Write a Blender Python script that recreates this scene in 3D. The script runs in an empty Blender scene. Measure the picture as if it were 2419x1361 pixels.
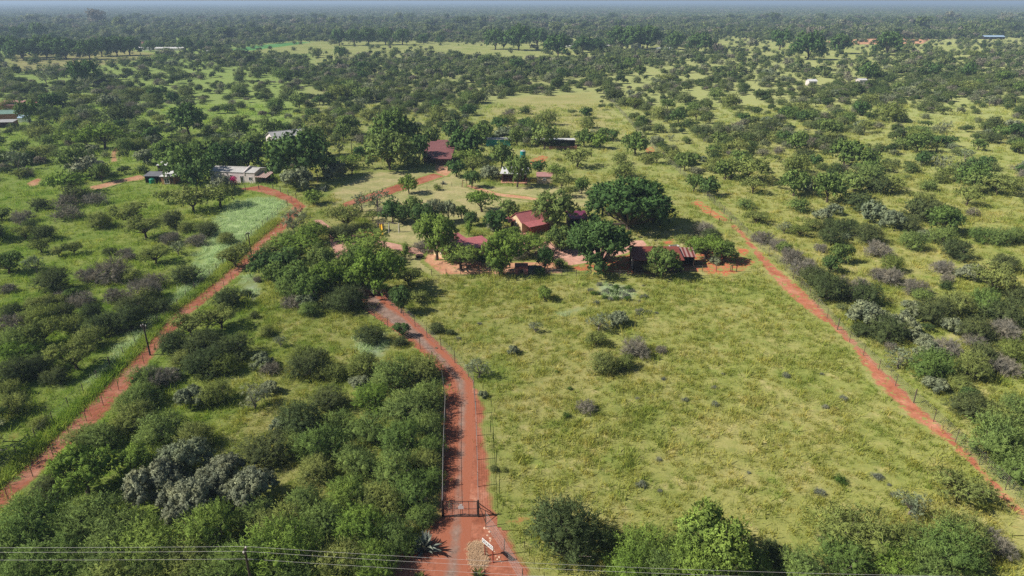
import bpy, math, random
import numpy as np
from mathutils import Vector, Matrix, Euler
R = math.radians
random.seed(7); rng = np.random.default_rng(7)
scene = bpy.context.scene
# ------------------------------------------------------------------ camera, sky, sun, exposure
CAM_H, PITCH, FPX, CX, CY = 45.0, R(22.8), 1612.0, 1209.5, 680.5
cam = bpy.data.objects.new('camera', bpy.data.cameras.new('camera'))
scene.collection.objects.link(cam)
cam.location = (0, 0, CAM_H); cam.rotation_euler = (R(90) - PITCH, 0, 0)
cam.data.sensor_width = 36.0; cam.data.lens = 36.0 * FPX / 2419.0
cam.data.clip_start = 0.5; cam.data.clip_end = 200000.0
scene.camera = cam
SUN_EL, SUN_AZ = R(42), R(10)          # shadows fall along +x and a little away from the camera
to_sun = Vector((-math.cos(SUN_EL) * math.cos(SUN_AZ), -math.cos(SUN_EL) * math.sin(SUN_AZ), math.sin(SUN_EL)))
world = bpy.data.worlds.new('World'); scene.world = world; world.use_nodes = True
wn, wl = world.node_tree.nodes, world.node_tree.links
sky = wn.new('ShaderNodeTexSky'); sky.sky_type = 'NISHITA'; sky.sun_disc = False
sky.sun_elevation = SUN_EL
sky.sun_rotation = math.atan2(to_sun.x, to_sun.y)
sky.air_density = 1.0; sky.dust_density = 1.5; sky.altitude = 1000
wl.new(sky.outputs[0], wn['Background'].inputs[0]); wn['Background'].inputs[1].default_value = 0.052
sun = bpy.data.objects.new('sun', bpy.data.lights.new('sun', 'SUN')); scene.collection.objects.link(sun)
sun.data.energy = 5.0; sun.data.angle = R(0.6); sun.data.color = (1.0, 0.93, 0.82)
sun.rotation_euler = to_sun.to_track_quat('Z', 'Y').to_euler(); sun.location = (-40, -10, 80)
scene.view_settings.view_transform = 'Standard'; scene.view_settings.look = 'None'
scene.view_settings.exposure = 0.42; scene.view_settings.gamma = 1.0
scene.render.engine = 'CYCLES'
cy = scene.cycles
cy.use_denoising = False
cy.max_bounces = 6; cy.diffuse_bounces = 3; cy.glossy_bounces = 1; cy.transmission_bounces = 3; cy.volume_bounces = 0
cy.transparent_max_bounces = 4
cy.caustics_reflective = False; cy.caustics_refractive = False
cy.sample_clamp_indirect = 4.0

SP, CP = math.sin(PITCH), math.cos(PITCH)
def G(px, py, h=0.0):
    """the point at height h that the photograph shows at pixel (px, py); also its depth"""
    a, b = (px - CX) / FPX, (py - CY) / FPX
    Z = (CAM_H - h) / (SP + b * CP)
    return Vector((a * Z, Z * (CP - b * SP), h))
def depth(px, py, h=0.0):
    return (CAM_H - h) / (SP + (py - CY) / FPX * CP)
def proj(x, y, z=0.0):
    dz = z - CAM_H
    Z = y * CP - dz * SP
    Y = -y * SP - dz * CP
    return CX + FPX * x / Z, CY + FPX * Y / Z, Z

# ------------------------------------------------------------------ helpers
def link(o): scene.collection.objects.link(o); return o
def tag(o, label=None, cat=None, group=None, kind=None):
    if label: o['label'] = label
    if cat: o['category'] = cat
    if group: o['group'] = group
    if kind: o['kind'] = kind
    return o
def empty(name, loc, rz=0.0):
    o = link(bpy.data.objects.new(name, None)); o.location = loc; o.rotation_euler = (0, 0, rz); o.empty_display_size = .3
    return o
class MB:
    def __init__(s): s.v = []; s.f = []
    def add(s, vs, fs):
        n = len(s.v); s.v += [tuple(v) for v in vs]; s.f += [tuple(i + n for i in f) for f in fs]; return s
    def box(s, x0, x1, y0, y1, z0, z1):
        return s.add([(x0,y0,z0),(x1,y0,z0),(x1,y1,z0),(x0,y1,z0),(x0,y0,z1),(x1,y0,z1),(x1,y1,z1),(x0,y1,z1)],
                     [(3,2,1,0),(4,5,6,7),(0,1,5,4),(1,2,6,5),(2,3,7,6),(3,0,4,7)])
    def slab(s, a, b, c, d, t):
        a, b, c, d = map(Vector, (a, b, c, d)); n = (b - a).cross(d - a).normalized() * t
        return s.add([a, b, c, d, a - n, b - n, c - n, d - n], [(0,1,2,3),(7,6,5,4),(0,4,5,1),(1,5,6,2),(2,6,7,3),(3,7,4,0)])
    def tube(s, pts, rad, n=6):
        pts = [Vector(p) for p in pts]
        if not hasattr(rad, '__len__'): rad = [rad] * len(pts)
        base = len(s.v); up = Vector((0, 0, 1))
        for i, p in enumerate(pts):
            d = (pts[min(i + 1, len(pts) - 1)] - pts[max(i - 1, 0)]).normalized()
            a = d.cross(Vector((1, 0, 0)) if abs(d.z) > .9 else up).normalized(); b = d.cross(a)
            for k in range(n):
                t = 2 * math.pi * k / n
                s.v.append(tuple(p + (a * math.cos(t) + b * math.sin(t)) * rad[i]))
        for i in range(len(pts) - 1):
            for k in range(n):
                j = (k + 1) % n
                s.f.append((base + i*n + k, base + i*n + j, base + (i+1)*n + j, base + (i+1)*n + k))
        s.f.append(tuple(base + k for k in range(n))[::-1]); s.f.append(tuple(base + (len(pts)-1)*n + k for k in range(n)))
        return s
    def lathe(s, prof, n=16, cx=0, cy=0):
        base = len(s.v)
        for r, z in prof:
            for k in range(n):
                t = 2 * math.pi * k / n; s.v.append((cx + r * math.cos(t), cy + r * math.sin(t), z))
        for i in range(len(prof) - 1):
            for k in range(n):
                j = (k + 1) % n
                s.f.append((base + i*n + k, base + i*n + j, base + (i+1)*n + j, base + (i+1)*n + k))
        s.f.append(tuple(base + k for k in range(n))[::-1]); s.f.append(tuple(base + (len(prof)-1)*n + k for k in range(n)))
        return s
    def mesh(s, name, mat):
        me = bpy.data.meshes.new(name); me.from_pydata(s.v, [], s.f); me.materials.append(mat); me.update(); return me
    def build(s, name, mat, parent=None, smooth=False):
        o = link(bpy.data.objects.new(name, s.mesh(name, mat)))
        if smooth: o.data.polygons.foreach_set('use_smooth', [True] * len(o.data.polygons))
        if parent: o.parent = parent
        return o
def quad_mesh(name, verts, mats, tint=None, extra=None, outn=None):
    """verts (N,4,3) quads -> mesh, plus extra=(verts, tri faces)"""
    n = len(verts)
    if outn is not None:
        gn = np.cross(verts[:, 1] - verts[:, 0], verts[:, 3] - verts[:, 0]); gn /= np.linalg.norm(gn, axis=1)[:, None] + 1e-9
        fl = (gn * outn).sum(1) < 0; verts = verts.copy(); verts[fl] = verts[fl][:, ::-1]; gn[fl] *= -1
        sn = gn * .45 + outn; sn /= np.linalg.norm(sn, axis=1)[:, None]
    V = verts.reshape(-1, 3)
    me = bpy.data.meshes.new(name)
    F = np.arange(4 * n); starts = np.arange(n) * 4; tot = np.full(n, 4)
    if extra is not None:
        ev, ef = extra; F = np.concatenate([F, (ef + len(V)).ravel()]); starts = np.concatenate([starts, 4*n + np.arange(len(ef))*3]); tot = np.concatenate([tot, np.full(len(ef), 3)])
        V = np.concatenate([V, ev])
        if tint is not None: tint = np.concatenate([tint, np.full(len(ef), .45)])
    me.vertices.add(len(V)); me.vertices.foreach_set('co', V.astype(np.float32).ravel())
    me.loops.add(len(F)); me.loops.foreach_set('vertex_index', F.astype(np.int32))
    me.polygons.add(len(starts)); me.polygons.foreach_set('loop_start', starts.astype(np.int32))
    for m in mats: me.materials.append(m)
    me.update(calc_edges=True)
    if outn is not None:
        me.polygons.foreach_set('use_smooth', np.ones(len(starts), bool))
        ln = np.repeat(sn, 4, 0)
        if extra is not None: ln = np.concatenate([ln, np.zeros((len(F) - 4 * n, 3))])
        me.normals_split_custom_set(ln.tolist())
    if tint is not None:
        a = me.attributes.new('tint', 'FLOAT', 'FACE'); a.data.foreach_set('value', tint.astype(np.float32))
    return me

# ------------------------------------------------------------------ materials
class NT:
    def __init__(s, tree): s.t = tree
    def n(s, typ, inp=None, **kw):
        nd = s.t.nodes.new(typ)
        for k, v in kw.items(): setattr(nd, k, v)
        for k, v in (inp or {}).items():
            if hasattr(v, 'bl_idname') or hasattr(v, 'is_output'): s.t.links.new(v, nd.inputs[k])
            else: nd.inputs[k].default_value = v
        return nd
    def noise(s, vec, scale, det=3, rough=.6, dim='3D'):
        return s.n('ShaderNodeTexNoise', {'Vector': vec, 'Scale': scale, 'Detail': det, 'Roughness': rough}).outputs['Fac']
    def ramp(s, fac, stops):
        nd = s.n('ShaderNodeValToRGB', {'Fac': fac}); cr = nd.color_ramp
        while len(cr.elements) < len(stops): cr.elements.new(.5)
        for e, (p, c) in zip(cr.elements, stops):
            e.position = p; e.color = (c[0], c[1], c[2], 1) if hasattr(c, '__len__') else (c, c, c, 1)
        return nd.outputs['Color']
    def mix(s, f, a, b, mode='MIX'):
        nd = s.t.nodes.new('ShaderNodeMix'); nd.data_type = 'RGBA'; nd.blend_type = mode
        for sock, v in ((nd.inputs[0], f), (nd.inputs[6], a), (nd.inputs[7], b)):
            if hasattr(v, 'is_output'): s.t.links.new(v, sock)
            elif hasattr(v, '__len__'): sock.default_value = (*v[:3], 1)
            else: sock.default_value = v
        return nd.outputs[2]
    def math(s, op, a, b=0.0, c=0.0, clamp=False):
        nd = s.t.nodes.new('ShaderNodeMath'); nd.operation = op; nd.use_clamp = clamp
        for i, v in enumerate((a, b, c)):
            if hasattr(v, 'is_output'): s.t.links.new(v, nd.inputs[i])
            else: nd.inputs[i].default_value = v
        return nd.outputs[0]
    def mapr(s, v, a, b, c, d):
        return s.n('ShaderNodeMapRange', {'Value': v, 'From Min': a, 'From Max': b, 'To Min': c, 'To Max': d}).outputs[0]
def newmat(name):
    m = bpy.data.materials.new(name); m.use_nodes = True; t = NT(m.node_tree); m.node_tree.nodes.clear()
    out = t.n('ShaderNodeOutputMaterial'); return m, t, out

def make_ground_group():
    g = bpy.data.node_groups.new('GroundColour', 'ShaderNodeTree')
    g.interface.new_socket('Color', in_out='OUTPUT', socket_type='NodeSocketColor')
    t = NT(g); out = g.nodes.new('NodeGroupOutput')
    pos = t.n('ShaderNodeNewGeometry').outputs['Position']
    flat = t.n('ShaderNodeVectorMath', {0: pos, 1: (1, 1, 0)}, operation='MULTIPLY').outputs[0]
    big = t.noise(flat, .018, 3, .55); mid = t.noise(flat, .11, 4, .65); fine = t.noise(flat, .9, 4, .7); vf = t.noise(flat, 5.0, 3, .7)
    c = t.ramp(big, [(.30, (.160, .220, .045)), (.45, (.220, .255, .062)), (.58, (.275, .275, .085)), (.74, (.330, .295, .125))])
    lush = t.ramp(mid, [(.33, (.120, .180, .035)), (.48, (.215, .240, .070)), (.66, (.310, .285, .125))])
    c = t.mix(.6, c, lush)
    straw_ = t.mapr(t.noise(flat, .33, 5, .7), .55, .67, 0, .6); c = t.mix(straw_, c, (.40, .355, .17))
    dk_ = t.mapr(t.noise(t.n('ShaderNodeVectorMath', {0: flat, 1: (71.3, 13.1, 0)}).outputs[0], .21, 5, .7), .57, .70, 0, .7); c = t.mix(dk_, c, (.150, .225, .040))
    tus = t.ramp(fine, [(.32, (.74, .80, .76)), (.5, (1, 1, 1)), (.66, (1.18, 1.13, 1.22))])
    c = t.mix(1.0, c, tus, 'MULTIPLY')
    c = t.mix(1.0, c, t.ramp(vf, [(.3, .86), (.7, 1.14)]), 'MULTIPLY')
    yy = t.n('ShaderNodeSeparateXYZ', {0: flat}).outputs[1]; xx = t.n('ShaderNodeSeparateXYZ', {0: flat}).outputs[0]
    c = t.mix(t.mapr(xx, -5, 8, 0, .10), c, (.42, .36, .15))
    c = t.mix(t.mapr(yy, 130, 330, 0, .55), c, (.345, .385, .165))
    c = t.mix(t.mapr(t.math('ADD', xx, t.math('MULTIPLY', yy, .25)), -22, -12, .55, 0), c, t.mix(1.0, c, (.74, 1.06, .62), 'MULTIPLY'))
    # odd patches of bare dry earth and of dry straw
    bare = t.math('MULTIPLY', t.mapr(t.noise(flat, .06, 5, .7), .70, .76, 0, 1), .6)
    c = t.mix(bare, c, (.36, .17, .09))
    g.links.new(c, out.inputs[0]); return g
GCOL = make_ground_group()
def gcol(t):
    nd = t.t.nodes.new('ShaderNodeGroup'); nd.node_tree = GCOL; return nd.outputs[0]
def ground_mat():
    m, t, out = newmat('grassland'); c = gcol(t)
    pos = t.n('ShaderNodeNewGeometry').outputs['Position']
    d = t.n('ShaderNodeBsdfDiffuse', {'Color': c, 'Roughness': .5})
    h = t.noise(pos, 2.2, 4, .7)
    b = t.n('ShaderNodeBump', {'Height': h, 'Strength': .35, 'Distance': .25}); t.t.links.new(b.outputs[0], d.inputs['Normal'])
    t.t.links.new(d.outputs[0], out.inputs[0]); return m
def patch_mat(name, stops, edge0=0.0, edge1=.9, wob=1.2, nscale=.35, col_scale=.25, bump=.3, over=0.0, under=None):
    """own colour inside, the grassland's colour at the ragged rim (attribute edge = metres from the rim)"""
    m, t, out = newmat(name)
    pos = t.n('ShaderNodeNewGeometry').outputs['Position']
    e = t.n('ShaderNodeAttribute', attribute_name='edge').outputs['Fac']
    nz = t.noise(pos, nscale, 5, .65)
    f = t.math('ADD', e, t.math('MULTIPLY', t.math('SUBTRACT', nz, .5), wob * 2))
    f = t.mapr(f, edge0, edge1, 0, 1)
    c = t.ramp(t.noise(pos, col_scale, 5, .65), stops)
    c = t.mix(1.0, c, t.ramp(t.noise(pos, 3.5, 4, .7), [(.3, .80), (.7, 1.16)]), 'MULTIPLY'); c = t.mix(1.0, c, t.ramp(t.noise(pos, 1.1, 5, .75), [(.35, .84), (.65, 1.12)]), 'MULTIPLY')
    if over:   # tufts of grass spreading over it
        k = t.mapr(t.noise(pos, .8, 5, .75), .62 - over * .2, .66 - over * .2, 0, 1); f = t.math('MULTIPLY', f, t.math('SUBTRACT', 1.0, k), clamp=True)
    c = t.mix(f, gcol(t) if under is None else under, c)
    d = t.n('ShaderNodeBsdfDiffuse', {'Color': c, 'Roughness': .5})
    b = t.n('ShaderNodeBump', {'Height': t.noise(pos, 3.0, 4, .7), 'Strength': bump, 'Distance': .15}); t.t.links.new(b.outputs[0], d.inputs['Normal'])
    t.t.links.new(d.outputs[0], out.inputs[0]); return m
def leaf_mat(name, c1, c2, trans=.22, ramp=None):
    m, t, out = newmat(name)
    rnd = t.n('ShaderNodeObjectInfo').outputs['Random']
    if ramp: c = t.ramp(rnd, ramp)
    else: c = t.mix(rnd, c1, c2)
    pos = t.n('ShaderNodeNewGeometry').outputs['Position']
    c = t.mix(1.0, c, t.ramp(t.noise(pos, .55, 3, .6), [(.32, (.78, .80, .80)), (.68, (1.30, 1.22, 1.02))]), 'MULTIPLY')
    ti = t.n('ShaderNodeAttribute', attribute_name='tint').outputs['Fac']
    c = t.mix(1.0, c, t.ramp(ti, [(0, .55), (1, 1.45)]), 'MULTIPLY')
    d = t.n('ShaderNodeBsdfDiffuse', {'Color': c, 'Roughness': .4})
    tr = t.n('ShaderNodeBsdfTranslucent', {'Color': c})
    mx = t.n('ShaderNodeMixShader', {0: trans, 1: d.outputs[0], 2: tr.outputs[0]})
    t.t.links.new(mx.outputs[0], out.inputs[0]); return m
def plain(name, col, rough=.7, var=.25, scale=1.5, spec=.3, metal=0.0, stripes=None, wave=None):
    m, t, out = newmat(name)
    tc = t.n('ShaderNodeTexCoord').outputs['Object']
    c = t.mix(1.0, col, t.ramp(t.noise(tc, scale, 5, .65), [(.3, 1 - var), (.7, 1 + var)]), 'MULTIPLY')
    c = t.mix(t.mapr(t.noise(tc, .9, 6, .75), .52, .72, 0, .45), c, tuple(x * .55 + .02 for x in col))
    p = t.n('ShaderNodeBsdfPrincipled', {'Roughness': rough, 'Metallic': metal, 'Specular IOR Level': spec})
    if stripes:
        w = t.n('ShaderNodeTexWave', {'Vector': tc, 'Scale': stripes[0], 'Distortion': 0.0}, bands_direction=stripes[1]).outputs['Fac']
        c = t.mix(t.mapr(w, .3, .7, 0, 1), c, stripes[2])
    if wave:
        w = t.n('ShaderNodeTexWave', {'Vector': tc, 'Scale': wave[0], 'Distortion': 0.0}, bands_direction=wave[1]).outputs['Fac']
        b = t.n('ShaderNodeBump', {'Height': w, 'Strength': .7, 'Distance': .05}); t.t.links.new(b.outputs[0], p.inputs['Normal'])
        c = t.mix(1.0, c, t.mapr(w, 0, 1, .86, 1.08), 'MULTIPLY')
    t.t.links.new(c, p.inputs['Base Color']); t.t.links.new(p.outputs[0], out.inputs[0]); return m

M = {}
M['ground'] = ground_mat()
M['soil'] = patch_mat('red_soil', [(.3, (.25, .085, .048)), (.45, (.34, .125, .075)), (.58, (.40, .165, .105)), (.72, (.49, .26, .18))], wob=.9, edge1=.55, nscale=.7)
M['track'] = patch_mat('track_soil', [(.3, (.29, .095, .055)), (.5, (.38, .145, .09)), (.7, (.46, .24, .165))], wob=.8, edge1=.5, nscale=.6, over=.18)
M['gravel'] = patch_mat('grey_gravel', [(.3, (.21, .135, .105)), (.6, (.31, .22, .18))], wob=.6, edge1=.6, nscale=.7, col_scale=.8, under=(.35, .130, .078))
M['paving'] = patch_mat('pink_paving', [(.3, (.47, .25, .19)), (.7, (.60, .37, .29))], wob=.1, edge1=.25)
M['path'] = patch_mat('worn_path', [(.3, (.46, .20, .12)), (.7, (.60, .38, .24))], wob=.5, edge1=.5, over=.2)
M['scar'] = patch_mat('bare_scar', [(.3, (.38, .10, .05)), (.7, (.50, .19, .10))], wob=1.6, edge1=.8, nscale=.45, over=.6)
M['redpath'] = patch_mat('red_path', [(.3, (.30, .100, .058)), (.5, (.38, .145, .088)), (.7, (.46, .23, .15))], wob=1.5, edge1=.5, nscale=.6, over=.32)
M['lawn'] = patch_mat('lawn', [(.3, (.25, .27, .10)), (.5, (.36, .34, .155)), (.7, (.46, .39, .21))], wob=2.0, edge1=2.0, bump=.1)
M['reed'] = patch_mat('bluish_crop', [(.3, (.27, .40, .15)), (.5, (.38, .50, .22)), (.7, (.48, .56, .30))], wob=2.5, edge1=4, nscale=.15)
M['reed2'] = patch_mat('bluish_weeds', [(.3, (.20, .27, .15)), (.5, (.30, .37, .23)), (.7, (.42, .47, .34))], wob=2.5, edge1=2, nscale=.4)
M['pale'] = patch_mat('pale_field', [(.3, (.22, .27, .08)), (.5, (.30, .33, .12)), (.7, (.36, .36, .16))], wob=10, edge1=12, nscale=.03, col_scale=.04)
M['crop'] = patch_mat('green_crop', [(.3, (.09, .25, .08)), (.7, (.13, .31, .10))], wob=1, edge1=4, nscale=.1, col_scale=.04)
M['dry'] = patch_mat('dry_clearing', [(.3, (.25, .27, .095)), (.5, (.33, .32, .13)), (.7, (.39, .35, .17))], wob=8, edge1=12, nscale=.06, col_scale=.07)
L = {}
L['thorn'] = leaf_mat('leaf_thorn', (0.180, 0.235, 0.068), (0.245, 0.290, 0.100))
L['bright'] = leaf_mat('leaf_bright', (0.165, 0.270, 0.055), (0.220, 0.310, 0.080))
L['deep'] = leaf_mat('leaf_deep', (0.085, 0.165, 0.056), (0.120, 0.200, 0.070), .2)
L['mid'] = leaf_mat('leaf_mid', (0.140, 0.225, 0.066), (0.200, 0.275, 0.092))
L['dark'] = leaf_mat('leaf_dark', (0.082, 0.120, 0.052), (0.120, 0.150, 0.064), .2)
L['silver'] = leaf_mat('leaf_silver', (0.200, 0.255, 0.165), (0.270, 0.310, 0.205))
L['bluegrey'] = leaf_mat('leaf_bluegrey', (0.235, 0.270, 0.195), (0.285, 0.315, 0.225))
L['grey'] = leaf_mat('twig_grey', (0.195, 0.185, 0.160), (0.265, 0.255, 0.225), .1)
mixramp = [(0, (.075, .120, .048)), (.25, (.110, .165, .058)), (.5, (.145, .195, .070)), (.74, (.185, .235, .095)), (.88, (.225, .260, .160)), (1, (.225, .205, .180))]
L['mix'] = leaf_mat('leaf_mixed', 0, 0, .25, ramp=mixramp)
M['bark'] = plain('bark', (.085, .062, .048), .9, .3, 4)
M['barkgrey'] = plain('bark_grey', (.20, .17, .15), .9, .3, 4)

# ------------------------------------------------------------------ plants: prototypes
def ico():
    p = (1 + 5 ** .5) / 2
    v = np.array([(-1,p,0),(1,p,0),(-1,-p,0),(1,-p,0),(0,-1,p),(0,1,p),(0,-1,-p),(0,1,-p),(p,0,-1),(p,0,1),(-p,0,-1),(-p,0,1)], float)
    v /= np.linalg.norm(v[0])
    f = np.array([(0,11,5),(0,5,1),(0,1,7),(0,7,10),(0,10,11),(1,5,9),(5,11,4),(11,10,2),(10,7,6),(7,1,8),(3,9,4),(3,4,2),(3,2,6),(3,6,8),(3,8,9),(4,9,5),(2,4,11),(6,2,10),(8,6,7),(9,8,1)])
    return v, f
ICO = ico()
def lobes_for(sh, r):
    out = []
    Rr, H, zb = sh['R'], sh['H'], sh['zb']
    for i in range(sh['n']):
        a = i * 2.39996 + r.uniform(-.4, .4); q = math.sqrt((i + .5) / sh['n']); q = min(1, q * r.uniform(.85, 1.12))
        lr = Rr * r.uniform(*sh['lr'])
        rad = q * (Rr - lr * .75)
        top = math.sqrt(max(0, 1 - (rad / Rr) ** 2))
        if sh.get('umb'): z = H * (.86 + .1 * top) - r.uniform(0, .34) * H * (1 if i % 3 else .3)
        else:
            zt = zb + (H - zb) * top - lr * sh['fl'] * .8
            z = max(zb + lr * sh['fl'] * .5, zt * (r.uniform(.82, 1.0) if i % 4 else r.uniform(.35, .7)))
        out.append((rad * math.cos(a), rad * math.sin(a), z, lr))
    return np.array(out)
SH = {
 'umb':    dict(R=4.0, H=4.3, zb=1.6, n=17, lr=(.20, .42), fl=.46, umb=1, leaves=9500, l=.26, w=.10, core=.40, spray=.6, trunk=1, out=.6),
 'round':  dict(R=3.5, H=5.2, zb=1.3, n=16, lr=(.20, .42), fl=.80, leaves=10500, l=.24, w=.13, core=.52, spray=.45, trunk=1, out=.5),
 'shade':  dict(R=6.5, H=9.0, zb=.5, n=34, lr=(.18, .30), fl=.72, leaves=19000, l=.36, w=.20, core=.66, spray=.7, trunk=1, out=.5),
 'bush':   dict(R=2.8, H=3.2, zb=.0, n=13, lr=(.22, .50), fl=.8, leaves=12500, l=.24, w=.062, core=.50, spray=.95, trunk=0, out=.8),
 'silver': dict(R=3.0, H=3.5, zb=.1, n=26, lr=(.18, .30), fl=.85, leaves=11000, l=.16, w=.12, core=.72, spray=.16, trunk=0, out=.5),
 'sparse': dict(R=2.4, H=3.8, zb=1.0, n=9, lr=(.26, .38), fl=.7, leaves=2600, l=.26, w=.08, core=0, trunk=1, out=.5),
 'twig':   dict(R=2.2, H=2.0, zb=.0, n=9, lr=(.30, .46), fl=.8, leaves=5200, l=.60, w=.030, core=.35, trunk=0, out=1.2),
 'willow': dict(R=2.8, H=6.5, zb=1.5, n=16, lr=(.22, .34), fl=1.2, leaves=6000, l=.55, w=.06, core=.4, trunk=1, out=-.1, droop=1),
 'column': dict(R=.8, H=3.4, zb=.3, n=9, lr=(.45, .7), fl=1.3, leaves=2200, l=.22, w=.09, core=.7, trunk=1, out=.5),
}
def crown_mesh(kind, seed, lod, mat):
    sh = SH[kind]; r = random.Random(seed * 77 + lod); g = np.random.default_rng(seed * 13 + lod)
    lb = lobes_for(sh, random.Random(seed * 77))
    n = int(sh['leaves'] / (1, 5.5, 34)[lod]); ls = (1, 1.75, 3.6)[lod]; ws = (1, 2.5, 7.5)[lod]
    if lod == 2: lb = lb[:max(5, len(lb) // 2)]; lb[:, 3] *= 1.25
    wts = lb[:, 3] ** 2; per = (11, 5, 2)[lod]; nc = max(8, n // per); n = nc * per
    k = g.choice(len(lb), nc, p=wts / wts.sum())
    d = g.normal(size=(nc, 3)); d[:, 2] += .40; d /= np.linalg.norm(d, axis=1)[:, None]
    rr = lb[k, 3] * (1 - g.random(nc) ** 1.6 * .42) * .95
    c0 = lb[k, :3] + d * rr[:, None] * np.array([1, 1, sh['fl']])
    inside = np.zeros(nc, bool)
    for x, y, z, q in lb:
        dd = (c0 - (x, y, z)) / (q, q, q * sh['fl']); inside |= (dd ** 2).sum(1) < .42
    keep = ~inside & (c0[:, 2] > .04); c0, d = c0[keep], d[keep]; nc = len(c0); n = nc * per
    ax = d + g.normal(size=(nc, 3)) * .42; ax[:, 2] += .25 if not sh.get('droop') else -1.4
    ax /= np.linalg.norm(ax, axis=1)[:, None]
    spray = sh.get('spray', .55) * (1, 1.25, 1.6)[lod] * g.uniform(.5, 1.25, (nc, 1))
    t_ = np.repeat(g.random((nc, per)).reshape(-1, 1), 1, 1)
    c = np.repeat(c0, per, 0) + np.repeat(ax * spray, per, 0) * t_ + g.normal(size=(n, 3)) * (.07 * ls)
    d = np.repeat(d, per, 0); axr = np.repeat(ax, per, 0)
    dirv = axr * sh['out'] + g.normal(size=(n, 3)) * .55
    if sh.get('droop'): dirv[:, 2] -= 1.6
    dirv /= np.linalg.norm(dirv, axis=1)[:, None]
    side = np.cross(dirv, d + g.normal(size=(n, 3)) * .45); side /= np.linalg.norm(side, axis=1)[:, None] + 1e-6
    l = (sh['l'] * ls * g.uniform(.6, 1.3, n))[:, None]; w = (sh['w'] * ws * g.uniform(.7, 1.3, n))[:, None] * .5
    base = c - dirv * l * .4; tip = c + dirv * l * .6; tip[:, 2] -= (l[:, 0] * .12)
    q = np.stack([base - side * w * .8, base + side * w * .8, tip + side * w * .45, tip - side * w * .45], 1)
    tint = np.clip(np.repeat(g.normal(.5, .24, nc), per) + g.normal(0, .12, n) + (t_[:, 0] - .5) * .35, 0, 1)
    extra = None
    if sh['core'] > 0:
        ev, ef = [], []
        for i, (x, y, z, rad) in enumerate(lb):
            v = ICO[0] * (g.uniform(.8, 1.1, 12)[:, None]) * rad * sh['core'] * np.array([1, 1, sh['fl']]) + (x, y, z)
            v[:, 2] = np.maximum(v[:, 2], .02); ev.append(v); ef.append(ICO[1] + 12 * i)
        extra = (np.concatenate(ev), np.concatenate(ef))
    up = d * np.array([1, 1, .9]); up[:, 2] += .22; up /= np.linalg.norm(up, axis=1)[:, None]
    return quad_mesh('%s_crown' % kind, q, [mat], tint, extra, None if kind == 'twig' else up), lb
def trunk_mesh(kind, lb, seed, lod):
    sh = SH[kind]; r = random.Random(seed); m = MB(); Rr = sh['R']
    tr = .055 * Rr + .03
    if sh['trunk']:
        fork = Vector((r.uniform(-.2, .2), r.uniform(-.2, .2), max(.8, sh['zb'] * .75)))
        m.tube([(0, 0, -.1), (fork.x * .4, fork.y * .4, fork.z * .5), fork], [tr * 1.3, tr, tr * .85], 7 if lod == 0 else 5)
    else: fork = Vector((0, 0, .05))
    nb = {0: len(lb), 1: min(7, len(lb)), 2: 0}[lod]
    for x, y, z, q in lb[:nb]:
        e = Vector((x, y, z)); md = fork.lerp(e, .5) + Vector((r.uniform(-.1, .1), r.uniform(-.1, .1), -.06 * Rr))
        m.tube([fork, md, e], [tr * .55, tr * .36, tr * .12], 5 if lod == 0 else 3)
        if lod == 0:
            for _ in range(3):
                t = e + Vector((r.uniform(-1, 1), r.uniform(-1, 1), r.uniform(-.2, .9) * sh['fl'])) * q * 1.15
                m.tube([md.lerp(e, .6), t], [tr * .16, tr * .05], 3)
    return m.mesh('%s_trunk' % kind, M['barkgrey'] if kind in ('sparse', 'twig', 'bush') else M['bark'])
PROTO = {}
def proto(kind, lod, var, base='mix'):
    k = (kind, lod, var)
    if k not in PROTO:
        cm, lb = crown_mesh(kind, 11 + var * 5 + len(kind), lod, L[base]); PROTO[k] = (cm, trunk_mesh(kind, lb, var, lod))
    return PROTO[k]
# code -> (shape, leaf material, name, category)
CODE = {
 'S': ('shade', 'deep', 'shade_tree', 'shade tree', 'dark broad shade tree'),
 'A': ('shade', 'mid', 'broadleaf_tree', 'shade tree', 'mid green broad tree'),
 'G': ('round', 'bright', 'leafy_tree', 'tree', 'bright green round leafy tree'),
 'M': ('round', 'mid', 'round_tree', 'tree', 'green round crowned tree'),
 'N': ('round', 'deep', 'dark_tree', 'tree', 'dark green round tree'),
 'U': ('umb', 'bright', 'umbrella_thorn', 'tree', 'bright flat topped umbrella thorn'),
 'T': ('umb', 'thorn', 'thorn_tree', 'tree', 'olive green spreading thorn tree'),
 'B': ('bush', 'mid', 'thorn_bush', 'bush', 'green feathery thorn bush'),
 'K': ('bush', 'bright', 'feathery_bush', 'bush', 'bright green feathery bush'),
 'O': ('bush', 'thorn', 'olive_bush', 'bush', 'olive green thorn bush'),
 'D': ('bush', 'dark', 'dark_bush', 'bush', 'dark green dense bush'),
 'V': ('silver', 'silver', 'silver_bush', 'silver bush', 'silvery grey green bush'),
 'Q': ('silver', 'bluegrey', 'grey_green_tree', 'silver bush', 'blue grey knobbly leafy bush'),
 'P': ('sparse', 'silver', 'sparse_tree', 'small tree', 'pale thinly leaved small tree'),
 'X': ('twig', 'grey', 'leafless_shrub', 'dry shrub', 'grey leafless twiggy shrub'),
 'W': ('willow', 'silver', 'weeping_tree', 'tree', 'pale grey green drooping tree'),
 'C': ('column', 'bright', 'column_tree', 'small tree', 'narrow upright green tree'),
}
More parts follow.
